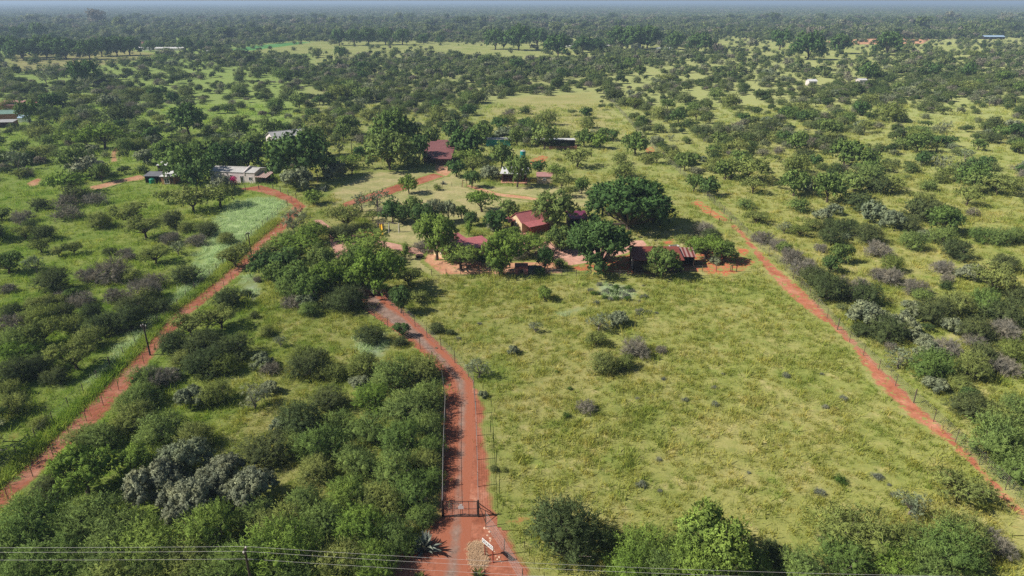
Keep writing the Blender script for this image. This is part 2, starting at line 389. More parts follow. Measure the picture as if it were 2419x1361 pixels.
# ------------------------------------------------------------------ the plants one can point to (crown centre in photo pixels, width)
HAND = '''
G192,1108,150 D122,1148,88 G325,1092,100 V430,1078,140,1.2 Q362,1142,150,1.25 Q452,1180,150,1.25 Q520,1112,125,1.2 Q590,1150,140,1.15 Q490,1140,90,1.3 B62,1238,165 B215,1222,150 B275,1262,150
K345,1296,160 K492,1262,150 O440,1325,140 B130,1322,160 O660,1240,130 K648,1308,180 B760,1240,120 O785,1322,140 B20,1300,120 B235,1332,140 B560,1335,130 B715,1290,110
B600,1215,100 B500,1345,120 B700,1345,120 B350,1350,120 B60,1350,130 B140,1255,110
O455,1032,92 B380,1012,105 O312,985,104 B332,938,88 B237,1030,90 O200,1030,80 V450,935,88 O510,925,82 P600,935,80 V637,915,52 O30,957,80 O95,1000,46
D710,1000,125 B765,1048,115 D775,942,85 V665,1002,62 B700,1045,80 B805,1000,80 B340,890,70 O280,1010,60
O862,865,80 B930,880,105 O1000,868,90 K880,942,90 B962,962,112 B1018,930,82 B870,1012,102 B950,1040,110 B1012,1008,82 B840,1090,102 B930,1110,112 O1000,1090,84
K820,1172,112 O900,1182,112 B972,1162,104 B1000,1215,70 K855,1252,135 B930,1262,104 B800,1325,100 K892,1328,112 B720,1185,100 O745,1110,85 B960,1290,70 V850,905,60 B1015,1060,70 B1010,1130,70 B905,1330,90
T450,771,92 D409,812,92 T520,754,80 D537,703,78 D547,820,92 D480,810,100 O430,850,60 V398,882,58 D483,857,95 O527,862,72 X372,893,78 O345,925,60 O300,945,60
O712,845,78 D728,862,92 V618,852,62 X640,870,50 P662,805,38 O628,781,40 D601,744,26 D583,693,26 V727,709,62 B731,729,50 D797,709,66 O790,880,60 X690,712,50 O760,872,60
T554,609,78 N625,618,82 N672,616,90 U703,589,105 U740,552,80 M703,652,84 M760,616,82 G770,658,92 G800,640,82 P693,522,78 U740,472,44 T652,585,66 X608,660,24 M650,650,70 M735,680,80 B690,680,70 G835,655,80
U864,587,110 G888,634,120,1.2 M835,612,70 N942,622,42 T965,656,66 N945,703,62,1.35 T985,702,48 G1030,553,112,1.2 X1006,580,56 U1088,609,106 N1138,612,34 G1185,592,92,1.35 U1250,580,86 G1205,556,60 N1287,610,46,1.5 B1322,622,32 X1225,600,50 M1180,625,60
S1418,570,160,1.08 A1322,560,82 S1490,470,196,.92 S1425,468,100 A1545,490,90 M1310,492,104,1.1 M1567,616,88 T1545,640,50 T1630,576,62 U1668,588,92 M1715,592,62 D1682,560,52 V1690,614,32 X1650,622,26 X1665,540,50 N1275,640,26
N925,494,66 M976,488,60 W1023,492,60 W1058,494,50 N1000,508,60 U1138,480,74 M1202,494,52 N1172,518,62 Q1168,532,42 N1114,514,42 N950,506,50 M1090,500,40
T815,518,86 D817,548,66 P891,470,60 P854,478,54 G965,435,48 O1033,443,22 C1107,541,16 C957,594,18 B982,536,20 T880,512,40 X905,500,40 D790,548,40
G1287,690,42 P1415,758,60 V1462,751,58 P1265,771,38 T1408,802,50 X1503,822,70 X1564,826,32 O1425,858,72 O1474,857,52 V1212,826,34 D1030,775,38 D1065,785,22 P1131,868,62 V1140,930,30 D878,788,70 N949,778,40 D945,808,34 D1168,1108,22 O1190,1108,18
D820,707,86 X845,690,50 O790,690,66 X1386,960,50
D1328,1262,195 O1440,1268,66 K1521,1292,125 K1600,1300,100 G1685,1270,200 D1837,1310,72 O2023,1262,190 B1990,1320,120 K2110,1330,110 O2159,1272,112 B2245,1292,140 O2270,1262,120 X2347,1285,92 T2270,1155,112 P2155,1186,88 B2200,1345,130 K1650,1330,150 B1760,1335,120 B1900,1340,110 K1480,1340,110 B1560,1345,110
B2362,1035,150 B2408,1103,110 D2294,961,88 V2210,905,60 O2362,988,100 B2400,960,70
X1803,562,50 X1837,577,52 X1871,606,62 X1900,632,72 D1928,657,74 D1957,680,92 X2016,679,82 D2047,692,84 N1966,621,52 V1928,643,36 M1990,597,54 P1854,536,38 T1891,546,46 T1915,531,46 V1972,494,44 V1945,504,46
D2033,477,62 V2064,497,80 V2111,518,74 D2148,528,58 D1996,538,58 D2050,552,68 D1966,558,60 X2074,589,64 X1938,585,38 B2155,569,62 B2226,555,62 V2189,552,46 D2260,592,68 X2230,630,62 Q2297,641,68 T2287,468,62
D2209,491,46 D2240,500,46 D2372,620,64 B2361,558,56 B2396,555,50 X2240,657,38 X2108,653,70 X2162,677,64 V2050,738,104 V2125,765,92 D2101,778,92 V2159,728,72 D2209,738,92 O2260,721,82 B2328,711,92 D2379,738,92
D2311,778,82 V2250,765,60 X2369,778,80 V2193,822,72 X2243,822,72 B2209,863,104 D2328,840,88 O2294,866,92 X2362,863,80 X2104,819,32 D2033,778,52 V2185,800,50 O2400,830,70 D2410,700,60 X2300,800,50 O2270,905,60 X2080,650,50
D172,458,62 X155,477,62 X223,471,52 D91,484,42 X51,514,52 O233,521,56 X157,504,62 T301,512,78 T341,541,78 T453,475,92 T517,468,76 D405,521,58 T395,466,52 O439,538,36 D490,541,58 X466,567,52 O534,565,40 X402,564,52
T95,582,52 D101,551,56 T57,553,52 T172,588,48 X297,597,40 D257,595,32 X304,606,32 T365,604,68 D436,650,68 P419,585,42 D125,660,94 P81,622,52 X264,639,92 X203,650,52 X189,706,64 X20,682,38 X270,699,52 X331,690,90 O345,700,70 X365,663,62
D372,722,62 D314,724,72 D27,734,52 O88,717,62 O95,748,82 D149,737,52 D216,741,64 D287,754,92 X30,763,82 T101,791,92 U37,842,84 T176,846,112 O210,798,84 B51,798,92 D34,880,92 D95,860,80 O165,765,70 D240,770,70 X140,700,40 D130,890,60 O15,920,70
A928,306,112 A918,347,115,1.1 N989,352,62,1.2 A950,312,90 M1020,318,48 S1070,304,58 S1101,341,92 M1138,314,62 V1190,314,60 M1219,321,52 M1185,362,70 M1222,397,66,1.45 N1273,392,38 N1077,395,48 U1107,375,64 T1118,393,66 V1158,405,58 N1114,422,46 M1287,318,68 M1381,324,48
G1418,331,42 N1449,318,32 M1503,334,68 T1364,375,70 T1334,345,22 O1466,375,38 O1472,402,52 D1320,377,12 U1314,409,52 T1327,434,54 M1374,436,48 T1345,455,40 O1527,375,36 T1553,375,42 M810,311,42 N850,361,42 T830,399,52 O1590,370,40 M905,330,50 M880,330,40
S707,366,150 G648,362,70 M736,331,84 V697,418,94 V789,395,74 U824,384,54 G738,463,42 M604,342,92 S582,368,82 D765,440,26
M437,381,112 N457,409,92 V341,370,58 Q521,436,68 S523,373,92 A400,357,84 A482,357,84 M175,378,80 Q200,392,90 M235,404,54 U162,436,90 D240,402,46 U162,331,60 U205,336,60 D287,270,68 S118,237,58 M64,264,58 N440,277,90 N193,168,72 N372,216,42 N409,230,32 T186,233,36 U243,324,92 U311,328,52 M560,300,60 M640,300,60 T760,290,60 M820,290,60
S20,112,58 S50,116,60 S78,112,56 S105,112,64 S150,114,60 S207,118,52 S236,112,50 S272,110,50 S302,110,48 N45,78,40 N90,74,42 N125,88,28 S437,104,36 N474,107,22 N352,106,30 N380,108,20 N495,107,20 S1270,86,50 S1225,92,62 S1170,94,52 S1318,109,60 S1378,106,42 S1406,108,36
S1472,88,66 S1500,92,60 S1530,88,60 S1595,98,44 S1652,103,50 N800,87,40 N835,86,42 N870,85,42 N910,84,42 N950,86,40 N1000,90,26 N1040,92,24 N859,157,36 N1221,151,36 N1323,173,32 N805,125,34 S1912,110,72 S1985,104,52 S2100,104,62 N1845,92,52 N2054,166,50 M2370,180,40 N2210,165,34 N2290,165,40
T2110,440,60 T2360,440,70 M1885,335,52 D1900,365,44 M2000,360,70 M2050,370,60 D1660,310,44 M1700,325,40 D2350,290,40 M1960,300,50 T1745,350,50 N1675,440,50 M1640,430,50 T1780,440,60 M1880,430,70 M1960,440,80 D2080,440,60 M1620,380,50 T1250,290,40
'''
def crown_h(shape): return SH[shape]['H'] * .55
plants = []
for tok in HAND.split():
    c, v_ = tok[0], [float(q) for q in tok[1:].split(',')]; px, py, w = v_[:3]
    hf = (v_[3] if len(v_) > 3 else 1.0) * {'G': 1.2, 'M': 1.2, 'N': 1.2, 'A': 1.15, 'S': 1.1, 'K': 1.1, 'B': 1.1}.get(c, 1.0)
    sh = SH[CODE[c][0]]; h = 1.5
    for _ in range(4):
        Z = depth(px, py, h); W = w * Z / FPX; h = min(W / (2 * sh['R']) * sh['H'] * .55 * hf, CAM_H * .3)
    p = G(px, py, h)
    s = W / (2 * sh['R'])
    if py < 140 and c == 'S': s *= 1.15
    if s > 2.6: print('BIG', tok, s)
    plants.append([c, p.x, p.y, s, s * hf * random.uniform(.92, 1.10), 1])

# ------------------------------------------------------------------ ground sheets
def inpoly(px, py, poly):
    x, y = np.asarray(px, float), np.asarray(py, float); r = np.zeros(x.shape, bool); n = len(poly); j = n - 1
    for i in range(n):
        xi, yi = poly[i]; xj, yj = poly[j]
        if yi != yj:
            c = ((yi > y) != (yj > y)) & (x < (xj - xi) * (y - yi) / (yj - yi) + xi); r ^= c
        j = i
    return r
def edgedist(x, y, poly):
    d = np.full(x.shape, 1e9); n = len(poly)
    for i in range(n):
        ax, ay = poly[i]; bx, by = poly[(i + 1) % n]; vx, vy = bx - ax, by - ay; q = vx * vx + vy * vy + 1e-9
        t = np.clip(((x - ax) * vx + (y - ay) * vy) / q, 0, 1)
        d = np.minimum(d, (x - ax - t * vx) ** 2 + (y - ay - t * vy) ** 2)
    return np.sqrt(d)
BARE = []
ZP = [0]
def patch(name, pxpoly, z, mat, res=.6, bare=True, margin=1.0, label=None):
    ZP[0] += 1; z = .004 + .0035 * ZP[0]
    poly = [tuple(G(a, b)[:2]) for a, b in pxpoly]
    xs, ys = zip(*poly)
    gx = np.arange(min(xs) - margin, max(xs) + margin + res, res); gy = np.arange(min(ys) - margin, max(ys) + margin + res, res)
    X, Y = np.meshgrid(gx, gy); ins = inpoly(X, Y, poly); D = edgedist(X, Y, poly); S = np.where(ins, D, -D)
    ok = (S > -margin); cell = ok[:-1, :-1] & ok[1:, :-1] & ok[:-1, 1:] & ok[1:, 1:]
    nx = X.shape[1]; jj, ii = np.nonzero(cell)
    F = np.stack([jj*nx + ii, jj*nx + ii + 1, (jj+1)*nx + ii + 1, (jj+1)*nx + ii], 1)
    used, inv = np.unique(F.ravel(), return_inverse=True)
    V = np.stack([X.ravel()[used], Y.ravel()[used], np.full(len(used), z)], 1)
    me = bpy.data.meshes.new(name)
    me.vertices.add(len(V)); me.vertices.foreach_set('co', V.astype(np.float32).ravel())
    me.loops.add(len(inv)); me.loops.foreach_set('vertex_index', inv.astype(np.int32))
    me.polygons.add(len(F)); me.polygons.foreach_set('loop_start', (np.arange(len(F)) * 4).astype(np.int32))
    me.materials.append(M[mat]); me.update(calc_edges=True)
    a = me.attributes.new('edge', 'FLOAT', 'POINT'); a.data.foreach_set('value', S.ravel()[used].astype(np.float32))
    o = link(bpy.data.objects.new(name, me)); tag(o, label, kind='structure')
    if bare: BARE.append((poly, bare if not isinstance(bare, bool) else 0.25))
    return o
ground = MB()
gxs = sorted(set([-60000, -20000, -6000, -2000, -800, -300, -100, 0, 100, 300, 800, 2000, 6000, 20000, 60000])); gys = [-300, -60, 0, 60, 120, 250, 500, 1000, 2500, 7000, 20000, 60000]
ground.v = [(x, y, 0) for y in gys for x in gxs]; nx = len(gxs)
ground.f = [(j*nx+i, j*nx+i+1, (j+1)*nx+i+1, (j+1)*nx+i) for j in range(len(gys)-1) for i in range(nx-1)]
tag(ground.build('ground', M['ground']), 'flat green and yellow grassland of the savanna', kind='structure')

def strip(Lp, Rp): return Lp + Rp[::-1]
patch('pale_field', [(540,118),(700,97),(860,100),(1300,104),(1420,130),(1300,142),(1120,138),(950,126),(760,126),(640,132)], .004, 'pale', 6, 0, 15)
patch('green_field', [(540,117),(600,108),(700,99),(735,100),(700,106),(580,121)], .010, 'crop', 4, 0, 5)
patch('dry_field', [(1100,300),(1130,250),(1200,228),(1420,213),(1530,330),(1400,326),(1240,300)], .004, 'dry', 2.5, 0, 6)
patch('far_clearing', [(1650,95),(1850,100),(2419,100),(2419,135),(2000,150),(1650,140)], .004, 'pale', 6, 0, 12)
patch('left_clearing', [(0,128),(330,118),(420,132),(180,165),(0,172)], .004, 'dry', 5, 0, 10)
REED = [[(455,600),(500,520),(540,478),(600,466),(660,466),(690,474),(688,486),(655,515),(590,575),(540,622),(480,684),(430,730),(395,745),(430,690)],
        [(350,740),(480,640),(520,640),(410,735),(345,812),(250,905),(160,990),(200,900),(290,800)],
        [(556,650),(600,648),(625,690),(600,720),(570,700)], [(835,800),(905,785),(930,820),(900,850),(845,850)], [(1395,668),(1480,672),(1510,690),(1500,712),(1420,705)], [(1310,740),(1380,722),(1390,730),(1330,752)]]
for k_, rp_ in enumerate(REED): patch('crop_field' if k_ == 0 else 'reed_bed', rp_, .004, 'reed' if k_ < 2 else 'reed2', 1, 0, 4 if k_ < 2 else 2)
patch('lawn', [(880,405),(1020,405),(1080,410),(1150,440),(1400,440),(1400,500),(1320,480),(1240,480),(1060,545),(1150,570),(1100,600),(1020,650),(960,640),(905,570),(870,520),(760,500),(780,450)], .004, 'lawn', 1, 0, 3)
patch('yard_grass', [(1480,545),(1620,530),(1680,560),(1660,600),(1590,620),(1500,590)], .004, 'lawn', 1, 0, 3)
left_road = strip([(-60,1208),(-4,1157),(147,1012),(265,893),(340,820),(408,739),(493,675),(551,627),(592,580),(662,521),(693,486),(650,466),(600,452),(556,447)],
                  [(-60,1266),(8,1204),(120,1098),(244,988),(328,898),(378,824),(453,743),(533,679),(586,631),(643,577),(690,527),(725,487),(700,468),(650,447),(618,438)])
patch('dirt_road', left_road, .008, 'track', .5)
drive = strip([(780,1400),(860,1352),(975,1280),(1030,1222),(1036,1100),(1044,950),(1046,885),(1008,840),(950,790),(900,748),(858,712),(835,690),(832,683)],
              [(1290,1400),(1252,1345),(1218,1290),(1195,1235),(1165,1195),(1158,1100),(1143,1010),(1150,965),(1122,905),(1080,850),(1030,800),(975,750),(940,715),(925,694),(915,683)])
patch('driveway', drive, .008, 'soil', .4)
gtrack = strip([(1040,1400),(1068,1222),(1078,1100),(1083,950),(1072,900),(1030,852),(975,802),(915,760),(866,726),(850,700)],
               [(1085,1400),(1093,1222),(1098,1100),(1106,950),(1100,900),(1056,850),(1003,795),(955,750),(915,725),(890,700)])
patch('gravel_track', gtrack, .012, 'gravel', .4, 0)
rp = strip([(1690,495),(1712,518),(1762,575),(1800,630),(1850,688),(1908,736),(1955,768),(2003,812),(2062,900),(2140,980),(2240,1050),(2330,1140),(2400,1220),(2460,1290)],
           [(1702,498),(1735,524),(1792,590),(1845,642),(1905,692),(1955,742),(1990,775),(2033,818),(2120,902),(2205,990),(2285,1062),(2365,1150),(2440,1228),(2500,1290)])
patch('boundary_path', rp, .008, 'redpath', .5)
patch('soil_scar', [(1640,600),(1730,588),(1790,620),(1760,640),(1720,655),(1640,645),(1500,650),(1350,640),(1330,600),(1420,600)], .012, 'scar', .6)
patch('soil_scar', [(1650,470),(1720,520),(1735,530),(1690,520),(1655,500),(1630,480)], .012, 'scar', .6)
patch('soil_scar', [(1735,580),(1775,590),(1765,610),(1740,600)], .012, 'scar', .5)
patch('soil_scar', [(1560,570),(1595,562),(1600,575),(1570,582)], .012, 'scar', .5)
patch('home_road', strip([(805,482),(860,462),(950,432),(1030,408)], [(808,492),(870,478),(960,448),(1055,416)]), .012, 'soil', .6)
patch('yard_soil', [(1020,378),(1060,380),(1075,400),(1055,418),(1030,410)], .016, 'path', .6)
patch('paved_drive', strip([(735,520),(775,545),(780,580),(795,610),(825,625)], [(760,520),(800,550),(860,560),(822,590),(832,628)]), .012, 'paving', .5)
patch('paved_path', strip([(860,560),(905,570),(1000,590),(1100,585),(1150,575),(1230,560)], [(850,572),(905,585),(1000,606),(1130,604),(1180,600),(1300,590)]), .016, 'paving', .5)
patch('paved_court', [(1260,600),(1290,560),(1320,590),(1420,590),(1480,570),(1520,568),(1530,580),(1480,600),(1400,620),(1280,640)], .016, 'paving', .6)
patch('red_court', [(850,540),(885,543),(905,565),(870,565)], .018, 'soil', .5)
patch('shaded_yard', [(1010,600),(1050,600),(1150,620),(1330,620),(1330,648),(1140,650),(1040,650),(1000,618)], .020, 'path', .5)
patch('foot_path', strip([(1105,436),(1180,457),(1240,464),(1330,478)], [(1100,442),(1170,464),(1240,472),(1330,484)]), .012, 'path', .6)
patch('foot_path', strip([(210,442),(262,430),(330,414),(345,418)], [(215,450),(245,446),(300,430),(340,426)]), .012, 'path', .8)
patch('foot_path', strip([(262,385),(262,360),(275,346),(285,350)], [(278,382),(276,366),(282,356),(292,352)]), .012, 'path', .8)
patch('foot_path', strip([(60,436),(75,428),(92,420)], [(75,444),(90,438),(100,424)]), .012, 'path', .8)
patch('soil_scar', [(1250,378),(1280,366),(1300,372),(1280,390),(1250,392)], .012, 'scar', .8)
patch('soil_scar', [(1520,352),(1545,345),(1550,360),(1530,370)], .012, 'scar', .8)
patch('soil_scar', [(20,1030),(45,1022),(48,1034),(28,1038)], .012, 'scar', .5)
patch('soil_scar', [(1190,1232),(1275,1220),(1280,1232),(1200,1244)], .012, 'scar', .4)
patch('soil_scar', [(2375,1245),(2440,1240),(2440,1258),(2385,1255)], .012, 'scar', .5)
patch('quarry', [(1995,11),(2180,9.5),(2200,10.5),(2000,12.6)], .05, 'path', 60, 0, 20)
patch('sand_strip', [(370,30),(600,30),(640,32.5),(560,34),(420,32)], .05, 'path', 25, 0, 10)
patch('sand_strip', [(0,34),(45,34),(60,38),(20,40),(0,40)], .05, 'path', 20, 0, 10)
patch('sandy_clearing', [(1950,96),(2110,90),(2200,92),(2180,104),(1960,106)], .05, 'path', 6, 0, 4)

def blocked(x, y, pad=0.0, thresh=True):
    r = np.zeros(x.shape, bool)
    for poly, p in BARE:
        xs, ys = zip(*poly)
        m = (x > min(xs) - 3) & (x < max(xs) + 3) & (y > min(ys) - 3) & (y < max(ys) + 3)
        if not m.any(): continue
        i = inpoly(x[m], y[m], poly)
        if pad: i |= edgedist(x[m], y[m], poly) < pad
        r[m] |= i
    return r
# ------------------------------------------------------------------ fill of the bush
PADDOCK = [(985,665),(1640,650),(1800,650),(1940,745),(2110,905),(2250,1060),(2390,1230),(2430,1380),(1250,1380),(1160,1190),(1150,1000),(1130,900),(1000,760),(930,690)]
HOME = [(620,480),(880,390),(1000,400),(1260,340),(1540,345),(1690,480),(1760,600),(1760,655),(900,660),(840,640),(740,600)]
COVER = [  # (pixel polygon, cover)
 ([(1100,300),(1130,250),(1200,228),(1420,213),(1530,330),(1400,326),(1240,300)], .03),
 ([(540,118),(700,97),(860,100),(1300,104),(1420,130),(1300,142),(1120,138),(950,126),(760,126),(640,132)], .02),
 ([(1650,95),(2419,92),(2419,120),(2000,125),(1650,120)], .06),
 ([(1500,120),(2419,118),(2419,172),(1700,172)], .20),
 ([(0,128),(330,118),(420,132),(180,165),(0,172)], .06),
 ([(300,188),(700,184),(780,232),(560,262),(330,232)], .14),
 ([(1500,172),(2419,172),(2419,260),(1560,250)], .36),
 ([(1560,250),(2419,260),(2419,470),(1700,470),(1560,330)], .23),
 ([(1600,400),(2419,470),(2419,620),(1790,560)], .15),
 ([(1790,560),(2419,620),(2419,1000),(2100,850),(1900,680)], .10),
 ([(0,440),(560,440),(600,560),(330,800),(0,1000)], .08),
 ([(200,1020),(640,560),(900,690),(1050,880),(1040,1361),(0,1361),(0,1200)], .02),
 ([(0,200),(850,200),(850,440),(0,440)], .40),
 ([(420,135),(1500,150),(1450,215),(1100,250),(700,240),(650,180)], .46),
 ([(0,60),(2419,50),(2419,95),(0,100)], .62),
 ([(0,8),(2419,8),(2419,60),(0,62)], .68),
]
KINDS = [('T', .12), ('M', .15), ('N', .09), ('O', .18), ('B', .20), ('D', .10), ('V', .06), ('X', .03), ('P', .05)]
def vnoise(x, y, s):
    return (np.sin(x / s + 1.7 * np.sin(y / s * .8 + 2)) + np.sin(y / s * 1.3 + 1.9 * np.sin(x / s * .7)) + .7 * np.sin((x + y) / s * 2.1 + 1.3) + .7 * np.sin((x - y) / s * 2.7)) / 3.4
def cover_at(x, y):
    px, py, _ = proj(x, y); c = np.full(x.shape, .24); done = np.zeros(x.shape, bool)
    for poly, v in COVER:
        i = inpoly(px, py, poly) & ~done; c[i] = v; done |= i
    for poly in [PADDOCK, HOME, [(1630,450),(1700,470),(1760,520),(1840,600),(1900,650),(1960,740),(1900,720),(1790,660),(1740,600)]] + REED: c[inpoly(px, py, poly)] = 0
    out = (px < -60) | (px > 2480)
    c[out & (c < .2)] = .2
    return c
def band(y0, y1, area, n_mul=1.0, wide=.80):
    tot = (wide * (y1 ** 2 - y0 ** 2)) + 30 * (y1 - y0); n = int(tot / area * n_mul)
    y = np.sqrt(rng.uniform(y0 ** 2, y1 ** 2, n)); x = rng.uniform(-1, 1, n) * (wide * y + 15)
    c = cover_at(x, y)
    nz = vnoise(x, y, 11 + y * .02) * .6 + vnoise(x + 50, y - 30, 37 + y * .04) * .6
    keep = rng.random(n) < np.clip(c * (1 + nz * 1.1) * 1.15, 0, 1)
    x, y = x[keep], y[keep]; k = ~blocked(x, y, 1.2); return x[k], y[k]
hx = np.array([p[1] for p in plants]); hy = np.array([p[2] for p in plants])
hr = np.array([SH[CODE[p[0]][0]]['R'] * p[3] for p in plants])
BUILD = []   # (x, y, radius) of buildings, filled below by keepout()
KEEP_PX = [(1250,535,9),(1085,600,9),(1550,625,10),(1030,370,10),(565,425,12),(690,340,9),(385,430,9),(1235,385,4),(1195,425,6),(1282,428,5),(1310,350,9),(12,285,9),(10,250,9),(56,290,5),(85,262,4),(915,550,7),(2035,200,9),(1923,202,8),(320,108,16),(370,122,25),(420,124,25),(1500,112,22),(1595,120,25),(1345,112,12),(2345,96,25),(490,127,12)]
bx, by, br = (np.array(v) for v in zip(*[(*G(a, b)[:2], c) for a, b, c in KEEP_PX]))
def add_fill(x, y, smul=1.0):
    ks = rng.choice(len(KINDS), len(x), p=np.array([k[1] for k in KINDS]) / sum(k[1] for k in KINDS))
    for i in range(len(x)):
        c = KINDS[ks[i]][0]; sh = SH[CODE[c][0]]
        s = (rng.lognormal(math.log(2.05), .32)) / sh['R'] * smul
        if c in 'XV': s *= .85
        r = sh['R'] * s
        if (np.hypot(hx - x[i], hy - y[i]) < (hr + r) * .62).any(): continue
        if (np.hypot(bx - x[i], by - y[i]) < br + r * .4).any(): continue
        plants.append([c, x[i], y[i], s, s * rng.uniform(.8, 1.15), 0])
x, y = band(38, 420, 14.5, 1.0, .90); add_fill(x, y)
x, y = band(420, 900, 17.0); add_fill(x, y, 1.12)
far_x, far_y = band(900, 1900, 34.0)
pat_x, pat_y = band(1900, 7000, 1500.0, 1.0, .78)
q_x, q_y = band(7000, 17000, 7000.0, 1.0, .78); pat_x = np.concatenate([pat_x, q_x]); pat_y = np.concatenate([pat_y, q_y])
print('plants', len(plants), 'far', len(far_x), 'patches', len(pat_x))

def gn_scatter(name, pts, rot, scl, idx, protos, label, cat=None):
    """ONE object: meshes of protos on points, by geometry nodes"""
    me = bpy.data.meshes.new(name); n = len(pts); me.vertices.add(n); me.vertices.foreach_set('co', np.asarray(pts, np.float32).ravel())
    a = me.attributes.new('rotz', 'FLOAT', 'POINT'); a.data.foreach_set('value', np.asarray(rot, np.float32))
    a = me.attributes.new('scl', 'FLOAT_VECTOR', 'POINT'); a.data.foreach_set('vector', np.asarray(scl, np.float32).ravel())
    a = me.attributes.new('pick', 'INT', 'POINT'); a.data.foreach_set('value', np.asarray(idx, np.int32))
    o = link(bpy.data.objects.new(name, me)); tag(o, label, cat, kind='stuff')
    t = bpy.data.node_groups.new(name, 'GeometryNodeTree')
    t.interface.new_socket('Geometry', in_out='INPUT', socket_type='NodeSocketGeometry'); t.interface.new_socket('Geometry', in_out='OUTPUT', socket_type='NodeSocketGeometry')
    N = NT(t); gi = t.nodes.new('NodeGroupInput'); go = t.nodes.new('NodeGroupOutput'); jn = t.nodes.new('GeometryNodeJoinGeometry')
    for m in reversed(protos):
        src = bpy.data.objects.new('source_' + m.name, m)      # never linked to the scene
        oi = t.nodes.new('GeometryNodeObjectInfo'); oi.inputs['Object'].default_value = src; oi.inputs['As Instance'].default_value = False
        g2 = t.nodes.new('GeometryNodeGeometryToInstance'); t.links.new(oi.outputs['Geometry'], g2.inputs[0]); t.links.new(g2.outputs[0], jn.inputs[0])
    def attr(nm, ty):
        nd = t.nodes.new('GeometryNodeInputNamedAttribute'); nd.data_type = ty; nd.inputs['Name'].default_value = nm; return nd.outputs[0]
    ip = t.nodes.new('GeometryNodeInstanceOnPoints'); ip.inputs['Pick Instance'].default_value = True
    t.links.new(gi.outputs[0], ip.inputs['Points']); t.links.new(jn.outputs[0], ip.inputs['Instance'])
    t.links.new(attr('pick', 'INT'), ip.inputs['Instance Index']); t.links.new(attr('scl', 'FLOAT_VECTOR'), ip.inputs['Scale'])
    cx = t.nodes.new('ShaderNodeCombineXYZ'); t.links.new(attr('rotz', 'FLOAT'), cx.inputs[2])
    e2 = t.nodes.new('FunctionNodeEulerToRotation'); t.links.new(cx.outputs[0], e2.inputs[0]); t.links.new(e2.outputs[0], ip.inputs['Rotation'])
    t.links.new(ip.outputs[0], go.inputs[0])
    md = o.modifiers.new('scatter', 'NODES'); md.node_group = t
    for m in protos:
        for mt in m.materials:
            if mt and mt.name not in [q.name for q in me.materials if q]: me.materials.append(mt)
    return o

# ---- which plants become objects of their own: the largest of each kind in the photo
CATN = {'tree': 290, 'bush': 290, 'silver bush': 110, 'dry shrub': 150, 'small tree': 90, 'shade tree': 120}
vis = []
for p in plants:
    px, py, Z = proj(p[1], p[2], 1.5); w = SH[CODE[p[0]][0]]['R'] * 2 * p[3] * FPX / Z
    inside = -w / 2 < px < 2419 + w / 2 and -w < py < 1361 + w * .8
    vis.append((w if inside else -1, px, py, Z))
chosen, rest = [], []
cnt = {}
for i in sorted(range(len(plants)), key=lambda i: (-plants[i][5], -vis[i][0])):
    cat = CODE[plants[i][0]][3]
    if vis[i][0] > 0 and cnt.get(cat, 0) < CATN[cat]: cnt[cat] = cnt.get(cat, 0) + 1; chosen.append(i)
    else: rest.append(i)
print('individual plants', cnt)
LANDMARKS = [('driveway gate', 1088, 1222), ('white name board', 1150, 1320), ('large agave', 1005, 1300), ('bottom power pole', 600, 1361), ('pole by the dirt road', 355, 838), ('pole at the narrow road', 593, 600),
 ('red roofed cottage', 1240, 548), ('long red roofed shed', 1560, 640), ('half hidden house', 1070, 610), ('maroon garden hut', 1230, 650), ('big purple brown roof', 1035, 385), ('green water tank', 1235, 385), ('pink roofed hut', 1280, 433), ('white farmhouse', 565, 433), ('brick shack', 390, 433), ('grey barn roof', 690, 340), ('yellow slide', 903, 550),
 ('stable with the white roof', 1310, 350), ('green roofed barn', 18, 290), ('white hut', 56, 290), ('small field gate', 1712, 528), ('two white urns', 890, 700), ('corner of the dry field', 1422, 215), ('far row of shade trees', 150, 130), ('far white farmhouse', 1500, 115), ('half hidden white hut', 1923, 200), ('pale box hut', 2035, 200), ('bluish crop field', 600, 500),
 ('bend of the driveway', 1060, 860), ('middle of the open paddock', 1600, 900), ('lone dark paddock bush', 1503, 835), ('end of the boundary path', 2419, 1230), ('bend of the boundary path', 1950, 745), ('thin boundary path', 1760, 560), ('long roadside grass', 250, 780), ('grassy opening', 640, 1080),
 ('dry path at the left', 270, 370), ('green crop strip', 700, 105), ('three big round trees', 1990, 125), ('bare sandy strip at the back', 2100, 98)]
LM = [(n, *G(a, b)[:2]) for n, a, b in LANDMARKS]
ORD = ['nearest', 'second nearest', 'third nearest', 'fourth nearest', 'fifth nearest', 'sixth nearest', 'seventh nearest', 'eighth nearest', 'ninth nearest', 'tenth nearest', '11th nearest', '12th nearest', '13th nearest', '14th nearest', '15th nearest', '16th nearest']
def direction(dx, dy):
    if abs(dx) > abs(dy): return 'right of' if dx > 0 else 'left of'
    return 'behind' if dy > 0 else 'in front of'
labels = {}; buckets = {}
for i in chosen:
    c, x, y = plants[i][:3]
    ds = sorted((math.hypot(x - a, y - b), n, a, b) for n, a, b in LM)[0]
    buckets.setdefault((ds[1], direction(x - ds[2], y - ds[3]), c), []).append((ds[0], i))
for (n, dr, c), lst in buckets.items():
    lst.sort(key=lambda q: q[0])
    for k, (_, i) in enumerate(lst):
        if k < len(ORD):
            labels[i] = ('%s %s the %s%s' % (CODE[c][4], dr, n, '' if len(lst) == 1 else ', ' + ORD[k]), '%ss of the bushveld' % CODE[c][3])
        else: labels[i] = ('%s %s the %s' % (CODE[c][4], dr, n), '%ss %s the %s' % (CODE[c][4], dr, n))
